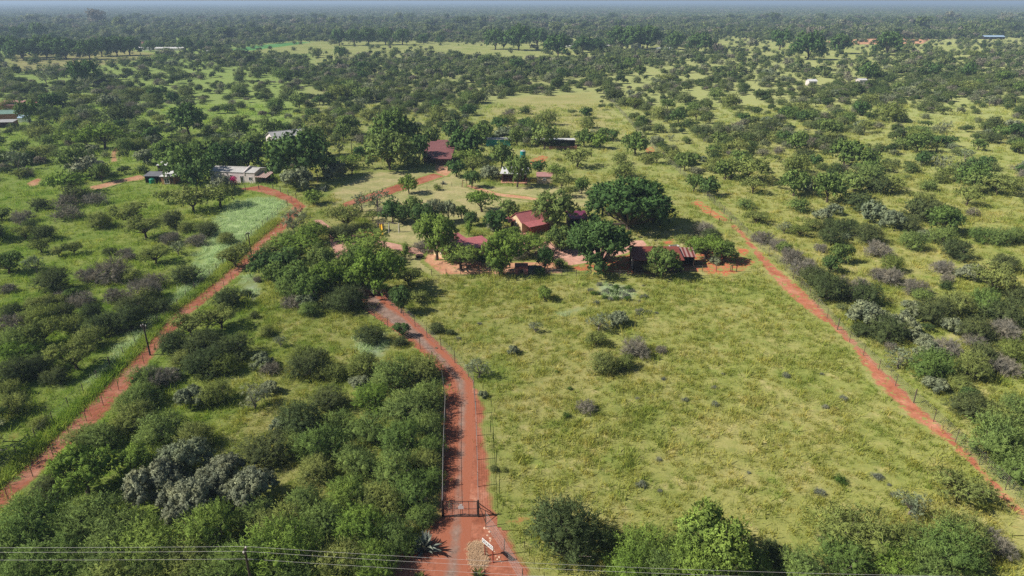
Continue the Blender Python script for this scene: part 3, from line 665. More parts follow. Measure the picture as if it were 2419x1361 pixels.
def place(i):
    c, x, y, s, sz, hand = plants[i]; sh, lm, nm, cat, desc = CODE[c]; w, px, py, Z = vis[i]
    lod = 0 if Z < 150 else 1
    if hand and Z > 700: lod = 1
    nv = {'shade': 3, 'round': 3, 'umb': 3, 'bush': 4, 'silver': 2, 'twig': 3, 'sparse': 2, 'willow': 2, 'column': 1}[sh]
    var = (i * 7 + 3) % nv
    cm, tm = proto(sh, lod, var)
    root = empty(nm, (x, y, 0), random.uniform(0, 6.28)); k_ = 1.12 if c in 'TU' else 1.0; root.scale = (s * k_ * random.uniform(.88, 1.14), s * k_ * random.uniform(.88, 1.14), sz)
    if sh in ('bush', 'silver', 'twig'): root.rotation_euler.x = random.uniform(-.10, .10); root.rotation_euler.y = random.uniform(-.10, .10)
    lb, gp = labels[i]; tag(root, lb, cat, gp)
    o = link(bpy.data.objects.new('crown' if SH[sh]['trunk'] else 'foliage', cm)); o.parent = root
    o.material_slots[0].link = 'OBJECT'; o.material_slots[0].material = L[lm]
    if SH[sh]['trunk'] or (lod == 0 and sh in ('twig', 'bush')):
        o = link(bpy.data.objects.new('trunk' if SH[sh]['trunk'] else 'stem', tm)); o.parent = root
for i in chosen: place(i)
# ---- the rest of the trees and bushes as one object each
def merged(kind, var, lod):
    cm, lb = crown_mesh(kind, 31 + var * 5, lod, L['mix']); return cm
mid_protos = [merged('umb', 0, 1), merged('round', 1, 1), merged('bush', 2, 1), merged('silver', 3, 1), merged('bush', 4, 1)]
far_protos = [merged('umb', 0, 2), merged('round', 1, 2), merged('bush', 2, 2), merged('silver', 3, 2), merged('bush', 4, 2), merged('round', 5, 2)]
PI_ = {'umb': 0, 'round': 1, 'shade': 1, 'bush': 2, 'silver': 3, 'twig': 4, 'sparse': 1, 'willow': 1, 'column': 1}
a = [(plants[i][1], plants[i][2], 0) for i in rest]; rs = [plants[i] for i in rest]
nr = np.array([vis[i][3] < 420 for i in rest])
def sub(mask, protos, name, label, cat):
    sel = [r for r, m in zip(rs, mask) if m]
    if not sel: return
    pr = [PI_[CODE[r[0]][0]] for r in sel]
    # keep the crown widths when the stand-in prototype has another radius
    keys = ['umb', 'round', 'bush', 'silver', 'bush', 'round']
    sc = []
    for r, k in zip(sel, pr):
        q = SH[CODE[r[0]][0]]['R'] * r[3] / SH[keys[k]]['R']; sc.append((q, q * random.uniform(.9, 1.1), q * random.uniform(.8, 1.1)))
    gn_scatter(name, [(r[1], r[2], -.05) for r in sel], [random.uniform(0, 6.28) for _ in sel], sc, pr, protos, label, cat)
sub(nr, mid_protos, 'bushveld', 'mass of smaller olive and dark bushes between the larger trees', 'bushes')
sub(~nr, far_protos, 'savanna_bush', 'mass of scattered thorn bushes across the middle of the plain', 'bushes')
n = len(far_x); q = rng.lognormal(0, .32, n) * .95
big = rng.random(n) < .06; q[big] *= 1.7
gn_scatter('woodland', np.stack([far_x, far_y, np.full(n, -.1)], 1), rng.uniform(0, 6.28, n), np.stack([q, q, q * rng.uniform(.8, 1.1, n)], 1), rng.integers(0, 6, n), far_protos, 'far belt of grey green bush reaching across the plain', 'woodland')
def patch_proto(seed):
    g = np.random.default_rng(seed); Q = []; T = []; NN = []
    for k in range(46):
        a0 = g.uniform(-26, 26, 2); rr = g.lognormal(math.log(2.9), .35); n = 34
        d = g.normal(size=(n, 3)); d[:, 2] = np.abs(d[:, 2]) + .1; d /= np.linalg.norm(d, axis=1)[:, None]
        c = d * rr * np.array([1, 1, .75]); c[:, :2] += a0; c[:, 2] += .6
        s1 = np.cross(d, g.normal(size=(n, 3))); s1 /= np.linalg.norm(s1, axis=1)[:, None]; s2 = np.cross(d, s1); z = g.uniform(.5, 1.0, (n, 1)) * rr * .42
        Q.append(np.stack([c - s1*z - s2*z, c + s1*z - s2*z, c + s1*z + s2*z, c - s1*z + s2*z], 1)); T.append(np.full(n, g.uniform(.15, .85))); NN.append(d)
    return quad_mesh('bush_patch', np.concatenate(Q), [L['mix']], np.concatenate(T), None, np.concatenate(NN))
n = len(pat_x); q = 1 + pat_y / 7000
gn_scatter('distant_bush', np.stack([pat_x, pat_y, np.full(n, -.1)], 1), rng.uniform(0, 6.28, n), np.stack([q * 1.1, q * 1.1, np.full(n, 1.1)], 1), rng.integers(0, 3, n), [patch_proto(s) for s in (1, 2, 3)], 'hazy blue green bush running to the horizon', 'woodland')

# ------------------------------------------------------------------ grass
def tuft(seed, n, rad, h, w, mat):
    g = np.random.default_rng(seed); b = g.normal(size=(n, 3)) * rad * .5; b[:, 2] = -.02
    d = g.normal(size=(n, 3)) * .42; d[:, 2] = 1; d /= np.linalg.norm(d, axis=1)[:, None]
    s = np.cross(d, g.normal(size=(n, 3))); s /= np.linalg.norm(s, axis=1)[:, None]
    hh = h * g.uniform(.5, 1.25, (n, 1)); ww = w * g.uniform(.6, 1.3, (n, 1))
    tip = b + d * hh; q = np.stack([b - s * ww, b + s * ww, tip + s * ww * .25, tip - s * ww * .25], 1)
    return quad_mesh('grass_tuft', q, [mat], np.clip(g.normal(.5, .25, n), 0, 1))
def grass_mat():
    m, t, out = newmat('grass_blades')
    c = t.mix(1.0, gcol(t), (1.44, 1.46, 1.12), 'MULTIPLY')
    ti = t.n('ShaderNodeAttribute', attribute_name='tint').outputs['Fac']
    c = t.mix(1.0, c, t.ramp(ti, [(0, .7), (1, 1.35)]), 'MULTIPLY')
    rnd = t.n('ShaderNodeObjectInfo').outputs['Random']
    c = t.mix(1.0, c, t.ramp(rnd, [(0, (.78, .92, .78)), (.5, (1, 1, 1)), (.9, (1.15, 1.05, .95)), (1, (1.3, 1.15, 1.2))]), 'MULTIPLY')
    d = t.n('ShaderNodeBsdfDiffuse', {'Color': c}); tr = t.n('ShaderNodeBsdfTranslucent', {'Color': c})
    mx = t.n('ShaderNodeMixShader', {0: .4, 1: d.outputs[0], 2: tr.outputs[0]}); t.t.links.new(mx.outputs[0], out.inputs[0]); return m
GM = grass_mat()
tufts = [tuft(1, 38, .40, .34, .022, GM), tuft(2, 26, .30, .26, .024, GM), tuft(3, 44, .6, .38, .022, GM), tuft(4, 16, .7, .62, .018, GM)]
def grass_band(y0, y1, area, smul):
    tot = .95 * (y1 ** 2 - y0 ** 2) + 10 * (y1 - y0); n = int(tot / area)
    y = np.sqrt(rng.uniform(y0 ** 2, y1 ** 2, n)); x = rng.uniform(-1, 1, n) * (.95 * y + 5)
    px, py, _ = proj(x, y); k = (px > -40) & (px < 2460) & (py < 1400) & ~blocked(x, y, .12)
    mow = inpoly(px, py, [(880,405),(1080,408),(1150,440),(1400,440),(1400,500),(1240,480),(1060,545),(1150,570),(1100,600),(1020,650),(960,640),(905,570),(870,520),(780,450)])
    k &= ~mow
    for rp_ in REED: k &= ~inpoly(px, py, rp_)
    k &= rng.random(n) < .72 + .4 * vnoise(x, y, 3.3)
    x, y = x[k], y[k]; n = len(x); s = smul * rng.lognormal(0, .3, n) * (1 + .25 * vnoise(x, y, 7))
    return x, y, s
gs = [grass_band(44, 110, .42, 1.0), grass_band(110, 190, 1.3, 1.35), grass_band(190, 330, 5.0, 2.0)]
gx = np.concatenate([g[0] for g in gs]); gy = np.concatenate([g[1] for g in gs]); gsz = np.concatenate([g[2] for g in gs]); n = len(gx)
vx = []
for (a, b) in zip(left_road[:9], left_road[1:10]):
    ga, gb = G(*a), G(*b)
    for k in range(int((gb - ga).length * 16)):
        q = ga.lerp(gb, random.random()); vx.append((q.x - abs(random.gauss(0, .45)) - .15, q.y + random.gauss(0, .2)))
vx = np.array(vx); gx = np.concatenate([gx, vx[:, 0]]); gy = np.concatenate([gy, vx[:, 1]]); gsz = np.concatenate([gsz, rng.uniform(1.1, 1.9, len(vx))]); n = len(gx)
print('tufts', n)
gn_scatter('grass', np.stack([gx, gy, np.zeros(n)], 1), rng.uniform(0, 6.28, n), np.stack([gsz * 1.2, gsz * 1.2, gsz], 1), rng.integers(0, 4, n), tufts, 'long tufted green and straw coloured grass over the plain', 'grass')
def reed_mat():
    m, t, out = newmat('reed_blades'); ti = t.n('ShaderNodeAttribute', attribute_name='tint').outputs['Fac']
    c = t.ramp(ti, [(0, (.36, .50, .22)), (.5, (.52, .66, .34)), (1, (.66, .74, .48))])
    d = t.n('ShaderNodeBsdfDiffuse', {'Color': c}); tr = t.n('ShaderNodeBsdfTranslucent', {'Color': c})
    mx = t.n('ShaderNodeMixShader', {0: .4, 1: d.outputs[0], 2: tr.outputs[0]}); t.t.links.new(mx.outputs[0], out.inputs[0]); return m
RM = reed_mat(); rp = [tuft(9, 40, .5, .55, .024, RM), tuft(10, 30, .4, .45, .026, RM)]; pts = []
for poly in REED:
    P3 = [G(*q) for q in poly]; xs = [q.x for q in P3]; ys = [q.y for q in P3]; pl = [(q.x, q.y) for q in P3]
    A = (max(xs) - min(xs)) * (max(ys) - min(ys)); n_ = int(A * (1.6 if min(ys) < 100 else .9)); X_, Y_ = rng.uniform(min(xs), max(xs), n_), rng.uniform(min(ys), max(ys), n_)
    i_ = inpoly(X_, Y_, pl) & ~blocked(X_, Y_, .2) & (rng.random(n_) < np.clip(edgedist(X_, Y_, pl) * .5, .15, 1)); pts += list(zip(X_[i_], Y_[i_], np.zeros(i_.sum())))
n = len(pts); q = rng.uniform(.8, 1.5, n)
gn_scatter('reeds', pts, rng.uniform(0, 6.28, n), np.stack([q * 1.2, q * 1.2, q], 1), rng.integers(0, 2, n), rp, 'pale bluish green tall grass along the dirt road and in the crop field', 'tall grass')
#@@OBJ0@@
# ------------------------------------------------------------------ buildings
M['cream'] = plain('cream_wall', (.62, .47, .30), .8, .10)
M['offwhite'] = plain('offwhite_wall', (.70, .62, .61), .8, .10)
M['brick'] = plain('brick_wall', (.32, .15, .10), .9, .25, 2)
M['redwall'] = plain('dark_red_wall', (.22, .035, .022), .7, .15)
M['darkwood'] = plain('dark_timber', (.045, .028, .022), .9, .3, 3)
M['redroof'] = plain('dusty_red_roof', (.42, .135, .140), .45, .16, 1.0, .4, wave=(1.6, 'X'))
M['brownroof'] = plain('brown_roof', (.21, .085, .085), .6, .16, .5, .3, wave=(1.4, 'X'))
M['rustroof'] = plain('rust_roof', (.26, .12, .09), .6, .2, .8, .3, stripes=(.55, 'X', (.42, .36, .34)))
M['stripedroof'] = plain('striped_roof', (.16, .035, .03), .5, .2, .8, .3, stripes=(.42, 'X', (.34, .22, .20)))
M['maroonroof'] = plain('maroon_roof', (.20, .055, .04), .6, .2, .8)
M['purple'] = plain('purple_roof', (.16, .03, .075), .5, .15, .8)
M['greyroof'] = plain('grey_sheet_roof', (.40, .40, .40), .45, .12, .6, .4, wave=(1.3, 'X'))
M['darkroof'] = plain('dark_sheet_roof', (.15, .15, .165), .5, .15, .6)
M['fadedroof'] = plain('faded_sheet_roof', (.50, .49, .48), .5, .12, .6, .3, wave=(1.3, 'X'))
M['whiteroof'] = plain('white_sheet_roof', (.66, .66, .66), .5, .08, .6, .4, wave=(1.3, 'X'))
M['greenroof'] = plain('green_sheet_roof', (.16, .27, .22), .5, .15, .4, .4, wave=(1.0, 'X'))
M['pinkroof'] = plain('pink_roof', (.38, .20, .18), .7, .18, 1.2)
M['blueroof'] = plain('pale_blue_roof', (.34, .48, .64), .5, .1, .5)
M['glass'] = plain('window_glass', (.03, .035, .04), .15, .1, 1, .6)
M['white'] = plain('white_paint', (.78, .78, .77), .5, .06)
M['steel'] = plain('dark_steel', (.035, .028, .026), .6, .2, 4)
M['galv'] = plain('galvanised', (.50, .48, .47), .4, .1, 3, .5)
M['wire'] = plain('fence_wire', (.34, .33, .32), .5, .1, 3, .5)
M['post'] = plain('fence_post', (.10, .075, .06), .9, .3, 4)
M['pole'] = plain('creosote_pole', (.055, .040, .034), .9, .3, 3)
M['teal'] = plain('teal_plastic', (.02, .26, .24), .4, .08, 1, .4)
M['green'] = plain('green_plastic', (.01, .20, .12), .4, .08, 1, .4)
M['yellow'] = plain('yellow_plastic', (.75, .46, .03), .4, .05, 1, .4)
M['concrete'] = plain('concrete', (.44, .36, .33), .9, .12)
M['pinkfloor'] = plain('pink_floor', (.50, .24, .19), .9, .1)
M['net'] = plain('shade_net', (.035, .055, .050), .9, .15)
M['black'] = plain('black_letter', (.02, .02, .05), .6, .05)
M['stone'] = plain('pale_stone', (.55, .38, .28), .9, .25, 2)
M['straw'] = plain('straw', (.50, .34, .21), .9, .35, 2)
L['agave'] = leaf_mat('agave_leaf', (.38, .44, .40), (.42, .48, .44), .05)
L['magenta'] = leaf_mat('magenta_bloom', (.55, .02, .22), (.60, .04, .28), .3)

class Frame:      # a thing's root with a local frame (u right, v away, z up)
    def __init__(s, name, label, cat, px, py, ang, group=None):
        s.o = empty(name, G(px, py), R(ang)); tag(s.o, label, cat, group)
def opening(root, face, a, z, w, h, L_, W_, kind='window'):
    """a window or door with frame, set 3 cm proud of the wall"""
    fr, pn = MB(), MB()
    def bx(m, a0, a1, z0, z1, d0, d1):
        if face == 'F': m.box(a0, a1, -d1, -d0, z0, z1)
        elif face == 'L': m.box(-d1, -d0, a0, a1, z0, z1)
        else: m.box(L_ + d0, L_ + d1, a0, a1, z0, z1)
    t = .08
    bx(fr, a, a + t, z, z + h, 0, .06); bx(fr, a + w - t, a + w, z, z + h, 0, .06)
    bx(fr, a + t, a + w - t, z, z + t, 0, .06); bx(fr, a + t, a + w - t, z + h - t, z + h, 0, .06)
    if kind == 'window': bx(fr, a + w / 2 - .025, a + w / 2 + .025, z + t, z + h - t, 0, .05)
    bx(pn, a + t, a + w - t, z + t, z + h - t, .0, .02)
    f = fr.build(kind, M['white'] if kind == 'window' else M['darkwood'], root)
    pn.build('pane' if kind == 'window' else 'door_panel', M['glass'] if kind == 'window' else M['darkwood'], f)
def gable(name, label, cat, px, py, ang, L_, W_, he, hr, wall, roof, oh=.35, rv=None, openings=(), group=None):
    r = Frame(name, label, cat, px, py, ang, group).o; rv = W_ / 2 if rv is None else rv
    w = MB(); w.add([(0,0,-.2),(L_,0,-.2),(L_,W_,-.2),(0,W_,-.2),(0,0,he),(L_,0,he),(L_,W_,he),(0,W_,he),(0,rv,hr),(L_,rv,hr)],
                    [(0,1,5,4),(1,2,6,9,5),(2,3,7,6),(3,0,4,8,7),(4,5,9,8),(6,7,8,9)])
    w.build('wall', M[wall], r)
    rf = MB(); s1 = (hr - he) / rv; s2 = (hr - he) / (W_ - rv); u = .06
    rf.slab((-oh, -oh, he - oh*s1 + u), (L_+oh, -oh, he - oh*s1 + u), (L_+oh, rv, hr + u), (-oh, rv, hr + u), .07)
    rf.slab((-oh, rv, hr + u), (L_+oh, rv, hr + u), (L_+oh, W_+oh, he - oh*s2 + u), (-oh, W_+oh, he - oh*s2 + u), .07)
    ro = rf.build('roof', M[roof], r)
    MB().tube([(-oh, rv, hr + .1), (L_+oh, rv, hr + .1)], .09, 6).build('ridge_cap', M[roof], ro)
    for o in openings: opening(r, *o[:5], L_, W_, *(o[5:] or ()))
    return r
def shed(name, label, cat, px, py, ang, L_, W_, hf, hb, wall, roof, oh=.3, openings=(), open_front=False, posts=0, group=None, back=True, wallh=None):
    r = Frame(name, label, cat, px, py, ang, group).o
    w = MB(); t = .15
    if back: w.box(0, L_, W_ - t, W_, -.2, hb - .12)
    if back:
        for u0 in (0, L_ - t): w.add([(u0,0,-.2),(u0+t,0,-.2),(u0+t,W_-t,-.2),(u0,W_-t,-.2),(u0,0,hf-.1),(u0+t,0,hf-.1),(u0+t,W_-t,hb-.13),(u0,W_-t,hb-.13)],
                                     [(3,2,1,0),(4,5,6,7),(0,1,5,4),(1,2,6,5),(2,3,7,6),(3,0,4,7)])
    if not open_front: w.box(t, L_ - t, 0, t, -.2, wallh or hf - .1)
    if w.v: w.build('wall', M[wall], r)
    rf = MB(); s = (hb - hf) / W_
    rf.slab((-oh, -oh, hf - oh*s + .05), (L_+oh, -oh, hf - oh*s + .05), (L_+oh, W_+oh, hb + oh*s + .05), (-oh, W_+oh, hb + oh*s + .05), .07).build('roof', M[roof], r)
    for k in range(posts):
        u0 = .06 + (L_ - .12) * k / max(1, posts - 1); MB().tube([(u0, -.08, -.2), (u0, -.08, hf - .05)], .06, 6).build('post', M['white'] if wall == 'cream' else M['darkwood'], r)
    for o in openings: opening(r, *o[:5], L_, W_, *(o[5:] or ()))
    return r

c = gable('cottage', 'cream cottage with a dusty red gable roof and red screened side porch', 'cottage', 1232.6, 551, 33, 8.2, 4.4, 2.35, 3.75, 'cream', 'redroof', .25,
          openings=[('L', 1.9, 1.0, .8, .9), ('L', 3.1, 0, .8, 2.0, 'door')])
MB().slab((.2, -2.6, 1.95), (5.4, -2.6, 1.95), (5.4, -.05, 2.33), (.2, -.05, 2.33), .07).build('porch_roof', M['redroof'], c)
MB().box(.9, 5.2, -2.45, -2.38, .0, 1.85).build('screen_wall', M['redwall'], c)
MB().box(5.13, 5.2, -2.38, -.05, .0, 1.85).build('screen_wall', M['redwall'], c)
for u0 in (.5, 5.3): MB().box(u0 - .05, u0 + .05, -2.5, -2.4, 0, 1.88).build('post', M['redwall'], c)
MB().box(-.6, 5.4, -3.0, -.02, -.1, .06).build('porch_floor', M['pinkfloor'], c)
MB().slab((-1.6, 2.4, 2.0), (-.05, 2.4, 2.3), (-.05, 5.3, 2.3), (-1.6, 5.3, 2.0), .07).build('porch_roof', M['redroof'], c)
rl = MB()
for k in range(7): rl.box(-1.55, -1.5, 2.5 + k*.4, 2.54 + k*.4, 0, .8)
rl.box(-1.56, -1.49, 2.45, 5.0, .8, .86); rl.build('railing', M['white'], c)
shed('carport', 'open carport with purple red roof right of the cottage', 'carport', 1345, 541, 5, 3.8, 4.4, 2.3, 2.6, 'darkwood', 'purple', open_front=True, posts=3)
shed('dusty_roofed_house', 'cream walled house with dusty red roof half hidden behind a flat topped tree', 'house', 1057, 617, 42, 5.8, 4.3, 2.25, 3.1, 'cream', 'redroof', .35, openings=[('L', 1.2, 1.0, .9, .8)])
h2 = shed('red_carport', 'dark red flat roofed carport with pale posts beside the hidden house', 'carport', 1110, 613, 28, 4.6, 4.6, 2.2, 2.5, 'redwall', 'redroof', .3, open_front=True, posts=3)
shed('pink_annex', 'small pink and cream annex beside the red carport', 'hut', 1137, 610, 20, 2.6, 3, 2.0, 2.2, 'cream', 'redroof', .3, openings=[('F', .8, 0, .8, 1.8, 'door')])
ls = shed('long_shed', 'long dark timber shed with reddish brown roof by the paddock fence', 'shed', 1497, 645, 0, 8.6, 5.2, 2.5, 3.1, 'darkwood', 'maroonroof', .25, openings=[('F', 1.0, 0, .9, 1.9, 'door'), ('F', 2.8, .9, 1.0, .8)])
MB().box(-.04, -.015, 1.2, 3.0, .3, 2.1).build('tarpaulin', M['galv'], ls)
shed('striped_roof_shelter', 'open shelter with dark red and white striped roof', 'shelter', 1607, 634, -3, 2.4, 3.6, 2.3, 2.7, 'darkwood', 'stripedroof', .2, open_front=True, posts=2)
g1 = shed('garden_hut', 'small maroon garden hut with grey flat roof at the paddock edge', 'hut', 1216.5, 650.5, 0, 2.3, 1.8, 1.45, 1.6, 'redroof', 'maroonroof', .04, openings=[('F', .8, 0, .7, 1.1, 'door')])
g1 = empty('net_enclosure', G(1237.5, 650.5)); tag(g1, 'low dark green shade net enclosure joined to the maroon hut', 'enclosure')
MB().box(.05, 3.2, .05, 1.75, 0, 1.2).build('netting', M['net'], g1)
fr = MB()
for a, b in ((0, 0), (3.25, 0), (0, 1.8), (3.25, 1.8)): fr.tube([(a, b, 0), (a, b, 1.27)], .04, 6)
fr.tube([(3.25, 0, 1.27), (3.25, 1.8, 1.27)], .035, 6); fr.build('frame', M['galv'], g1)
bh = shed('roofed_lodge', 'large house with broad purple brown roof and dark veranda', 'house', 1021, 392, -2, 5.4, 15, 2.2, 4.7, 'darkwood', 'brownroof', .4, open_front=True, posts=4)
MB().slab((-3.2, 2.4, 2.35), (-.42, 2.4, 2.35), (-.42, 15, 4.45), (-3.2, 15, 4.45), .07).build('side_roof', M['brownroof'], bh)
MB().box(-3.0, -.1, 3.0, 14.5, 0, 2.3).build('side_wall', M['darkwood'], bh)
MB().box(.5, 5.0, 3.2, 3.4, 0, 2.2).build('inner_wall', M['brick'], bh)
fh = gable('farmhouse', 'long white farmhouse with pale roof and rusty corner porch', 'farmhouse', 499, 429.5, -10, 13.0, 6.5, 2.9, 3.5, 'offwhite', 'fadedroof', .12,
    openings=[('F', .8, .9, .9, 1.1), ('F', 3.2, .9, 1.0, .9), ('F', 5.7, .3, .9, 1.9), ('F', 8.7, 0, 1.0, 2.0), ('F', 11.2, .8, 1.0, 1.0)])
MB().add([(10.0, -.1, 2.2), (10.25, -.1, 2.2), (10.25, 6.6, 2.2), (10.0, 6.6, 2.2), (10.0, -.1, 3.2), (10.25, -.1, 3.2), (10.25, 3.2, 4.1), (10.0, 3.2, 4.1), (10.25, 6.6, 3.2), (10.0, 6.6, 3.2)],
         [(0,3,9,7,4),(1,5,6,8,2),(0,4,5,1),(4,7,6,5),(7,9,8,6),(9,3,2,8),(3,0,1,2)]).build('parapet', M['offwhite'], fh)
MB().slab((13.2, -.5, 2.0), (16.6, -.5, 1.9), (16.6, 4.0, 2.5), (13.2, 4.0, 2.6), .07).build('porch_roof', M['rustroof'], fh)
MB().box(13.03, 16.4, 3.7, 3.85, -.1, 2.3).build('porch_wall', M['darkwood'], fh)
for u0 in (14.8, 16.4): MB().tube([(u0, -.3, 0), (u0, -.3, 1.9)], .07, 6).build('post', M['darkwood'], fh)
MB().box(6.8, 7.1, -.22, -.02, 1.7, 2.0).build('wall_box', M['greyroof'], fh)
sk = shed('brick_shack', 'small brick shack with white sheet roof left of the big trees', 'shack', 383, 436, -3, 3.6, 4.2, 2.2, 2.6, 'brick', 'whiteroof', .3, openings=[('F', .8, .2, 1.4, 1.6), ('F', 2.5, 0, .8, 1.9, 'door')])
shed('lean_to', 'dark flat roofed lean-to against the brick shack', 'lean-to', 345, 433, -2, 3.9, 3, 2.0, 2.4, 'darkwood', 'darkroof', .3, open_front=True, posts=4)
shed('tin_outhouse', 'white roofed tin outhouse behind the brick shack', 'outhouse', 374, 407, 0, 3.4, 3.2, 2.0, 2.3, 'darkwood', 'whiteroof', .2)
gable('grey_barn', 'large barn with pale grey sheet roof behind the shade trees', 'barn', 652, 353, 35, 13, 10, 3.0, 4.9, 'offwhite', 'greyroof', .4)
hu = shed('pillared_hut', 'hut with bright white sheet roof and white pillars', 'hut', 1186, 431, -6, 6.4, 5.0, 2.5, 3.0, 'brick', 'whiteroof', .5, open_front=True, posts=4)
MB().box(-.3, 6.7, -1.1, 4.8, -.1, .16).build('terrace', M['pinkfloor'], hu)
shed('pink_roofed_hut', 'small tan hut with flat pink tiled roof', 'hut', 1268, 434.5, -2, 4.2, 4.0, 2.0, 2.2, 'cream', 'pinkroof', .15, openings=[('F', 1.6, .9, .8, .7)])
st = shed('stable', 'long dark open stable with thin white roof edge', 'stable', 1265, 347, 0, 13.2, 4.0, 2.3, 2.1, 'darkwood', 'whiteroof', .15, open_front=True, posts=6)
pen = empty('brick_pen', G(1298, 353)); tag(pen, 'low brick walled pen in front of the stable', 'pen')
for k, (a, b, c2, d2) in enumerate([(0, 9, 0, .2), (0, .2, .2, 2.4), (8.8, 9, .2, 2.4)]): MB().box(a, b, c2, d2, 0, 1.0).build('wall', M['brick'], pen)
shed('dark_garage', 'dark walled garage with thin pale roof behind the shade trees', 'garage', 1148, 346, 0, 8.2, 4, 2.3, 2.2, 'teal', 'greyroof', .2)
gable('green_roofed_barn', 'brick barn with green sheet roof at the left edge', 'barn', -22, 287, 14, 10, 7, 2.8, 3.8, 'brick', 'greenroof', .3)
shed('dark_shed', 'low dark brick shed in front of the green roofed barn', 'shed', -6, 303, 8, 5.8, 4, 2.2, 2.6, 'brick', 'greyroof', .25, open_front=True, posts=2)
gable('white_hut', 'small white hut with pale blue roof beside the dark shed', 'hut', 44, 290, 8, 3.3, 3.4, 1.9, 2.7, 'white', 'blueroof', .15)
sp = shed('solar_roof_house', 'long house with pink roof carrying solar panels', 'house', -6, 262, 0, 9.4, 6, 2.5, 3.6, 'brick', 'pinkroof', .3)
for k in range(6): MB().slab((3.2 + k, .2, 2.72), (4.1 + k, .2, 2.72), (4.1 + k, 2.2, 3.08), (3.2 + k, 2.2, 3.08), .04).build('solar_panel', M['glass'], sp)
shed('red_roofed_hut', 'little hut with faded red roof behind the olive trees', 'hut', 74, 254, 0, 2.6, 3, 2, 2.5, 'darkwood', 'redroof', .2)
# far homesteads
def far_house(nm, lb, px, py, L_, W_, he, hr, wall, roof, ang=0): return gable(nm, lb, 'house' if L_ < 16 else 'shed', px, py, ang, L_, W_, he, hr, wall, roof, .3, openings=[('F', L_*.2, .9, 1.2, 1.1), ('F', L_*.6, .9, 1.2, 1.1)])
far_house('brown_roofed_house', 'far tan house with brown roof beyond the row of shade trees', 318, 112, 8.5, 9, 2.8, 5.2, 'cream', 'brownroof')
far_house('far_white_shed', 'far long low white shed right of the brown roofed house', 324, 119.5, 11, 9, 2.2, 2.9, 'white', 'whiteroof')
far_house('far_pale_shed', 'far long low pale shed between the small round trees', 366, 120, 27, 9, 2.2, 3.0, 'offwhite', 'whiteroof', 2)
far_house('far_grey_shed', 'small far grey shed at the edge of the bush', 488, 126, 7, 6, 2.0, 2.6, 'offwhite', 'greyroof')
far_house('far_farmhouse', 'far white farmhouse under the huge dark trees', 1493, 116, 9, 8, 3.4, 4.6, 'white', 'greyroof')
far_house('low_white_barn', 'far low white barn right of the white farmhouse', 1552, 119.5, 15, 8, 1.8, 2.6, 'white', 'whiteroof')
far_house('white_cabin', 'far small white cabin beside the round dark trees', 1426, 114, 6, 6, 2.2, 3.0, 'white', 'whiteroof')
far_house('long_white_barn', 'far thin white barn between two dark trees', 1338, 113, 11, 6, 1.8, 2.4, 'white', 'whiteroof')
far_house('blue_roofed_shed', 'far shed with pale blue roof at the right of the sandy strip', 2325, 93, 26, 9, 3.0, 4.5, 'steel', 'blueroof')
far_house('half_hidden_hut', 'white hut half hidden in the bush, with a dark doorway', 1910, 203, 4.6, 5, 2.6, 3.4, 'offwhite', 'whiteroof')
far_house('pale_box_hut', 'pale square hut at the left end of a dark thicket', 2029, 201, 4.4, 5, 2.8, 3.3, 'offwhite', 'whiteroof')

# ------------------------------------------------------------------ tank, playground, poles
tk = empty('water_tank', G(1235, 385)); tag(tk, 'teal green round water tank on a dark steel stand', 'water tank')
MB().lathe([(.82, 1.6), (.84, 1.7), (.84, 3.5), (.80, 3.62), (.35, 3.78), (.33, 3.86), (0.02, 3.87)], 20).build('tank', M['teal'], tk)
MB().lathe([(.80, 3.63), (.34, 3.79), (.36, 3.90), (.02, 3.91)], 20).build('lid', M['galv'], tk)
MB().box(-.9, .9, -.9, .9, 1.48, 1.58).build('platform', M['steel'], tk)
for a, b in ((-.8, -.8), (.8, -.8), (.8, .8), (-.8, .8)): MB().tube([(a*1.1, b*1.1, -.1), (a, b, 1.48)], .06, 6).build('leg', M['steel'], tk)
t2 = empty('green_tank', G(361, 434)); tag(t2, 'squat green plastic tank under the lean-to roof', 'tank')
MB().lathe([(.75, 0), (.78, .1), (.78, 1.2), (.5, 1.42), (.02, 1.45)], 18).build('tank', M['green'], t2); MB().lathe([(.28, 1.42), (.28, 1.52), (.02, 1.53)], 12).build('lid', M['green'], t2)
sw = empty('swing_frame', G(921, 549)); tag(sw, 'wooden swing frame with two swings on the lawn', 'swing')
MB().tube([(-2.3, 0, 2.0), (2.1, 0, 2.05)], .07).build('beam', M['barkgrey'], sw)
for u0 in (-.1, 2.0):
    MB().tube([(u0, -.7, 0), (u0, 0, 2.05)], .07).build('leg', M['galv'], sw); MB().tube([(u0, .7, 0), (u0, 0, 2.05)], .07).build('leg', M['darkwood'], sw)
for u0 in (.6, 1.4):
    s_ = MB().box(u0 - .22, u0 + .22, -.1, .1, .45, .49).build('swing_seat', M['black'], sw); MB().tube([(u0 - .2, 0, .49), (u0 - .2, 0, 2.0)], .012, 4).tube([(u0 + .2, 0, .49), (u0 + .2, 0, 2.0)], .012, 4).build('chain', M['galv'], s_)
sl = empty('slide', G(900, 551)); tag(sl, 'yellow plastic slide on a wooden climbing platform', 'slide')
MB().slab((.2, -1.3, .15), (.65, -1.3, .15), (.05, 1.1, 1.55), (-.4, 1.1, 1.55), .05).build('chute', M['yellow'], sl)
for a0, b0 in ((.16, -.42), (.66, .06)): MB().slab((a0, -1.3, .36), (a0 + .06, -1.3, .36), (b0 + .06, 1.1, 1.76), (b0, 1.1, 1.76), .2).build('side_rail', M['yellow'], sl)
MB().box(-.9, .3, 1.15, 2.2, 1.4, 1.5).build('platform', M['darkwood'], sl)
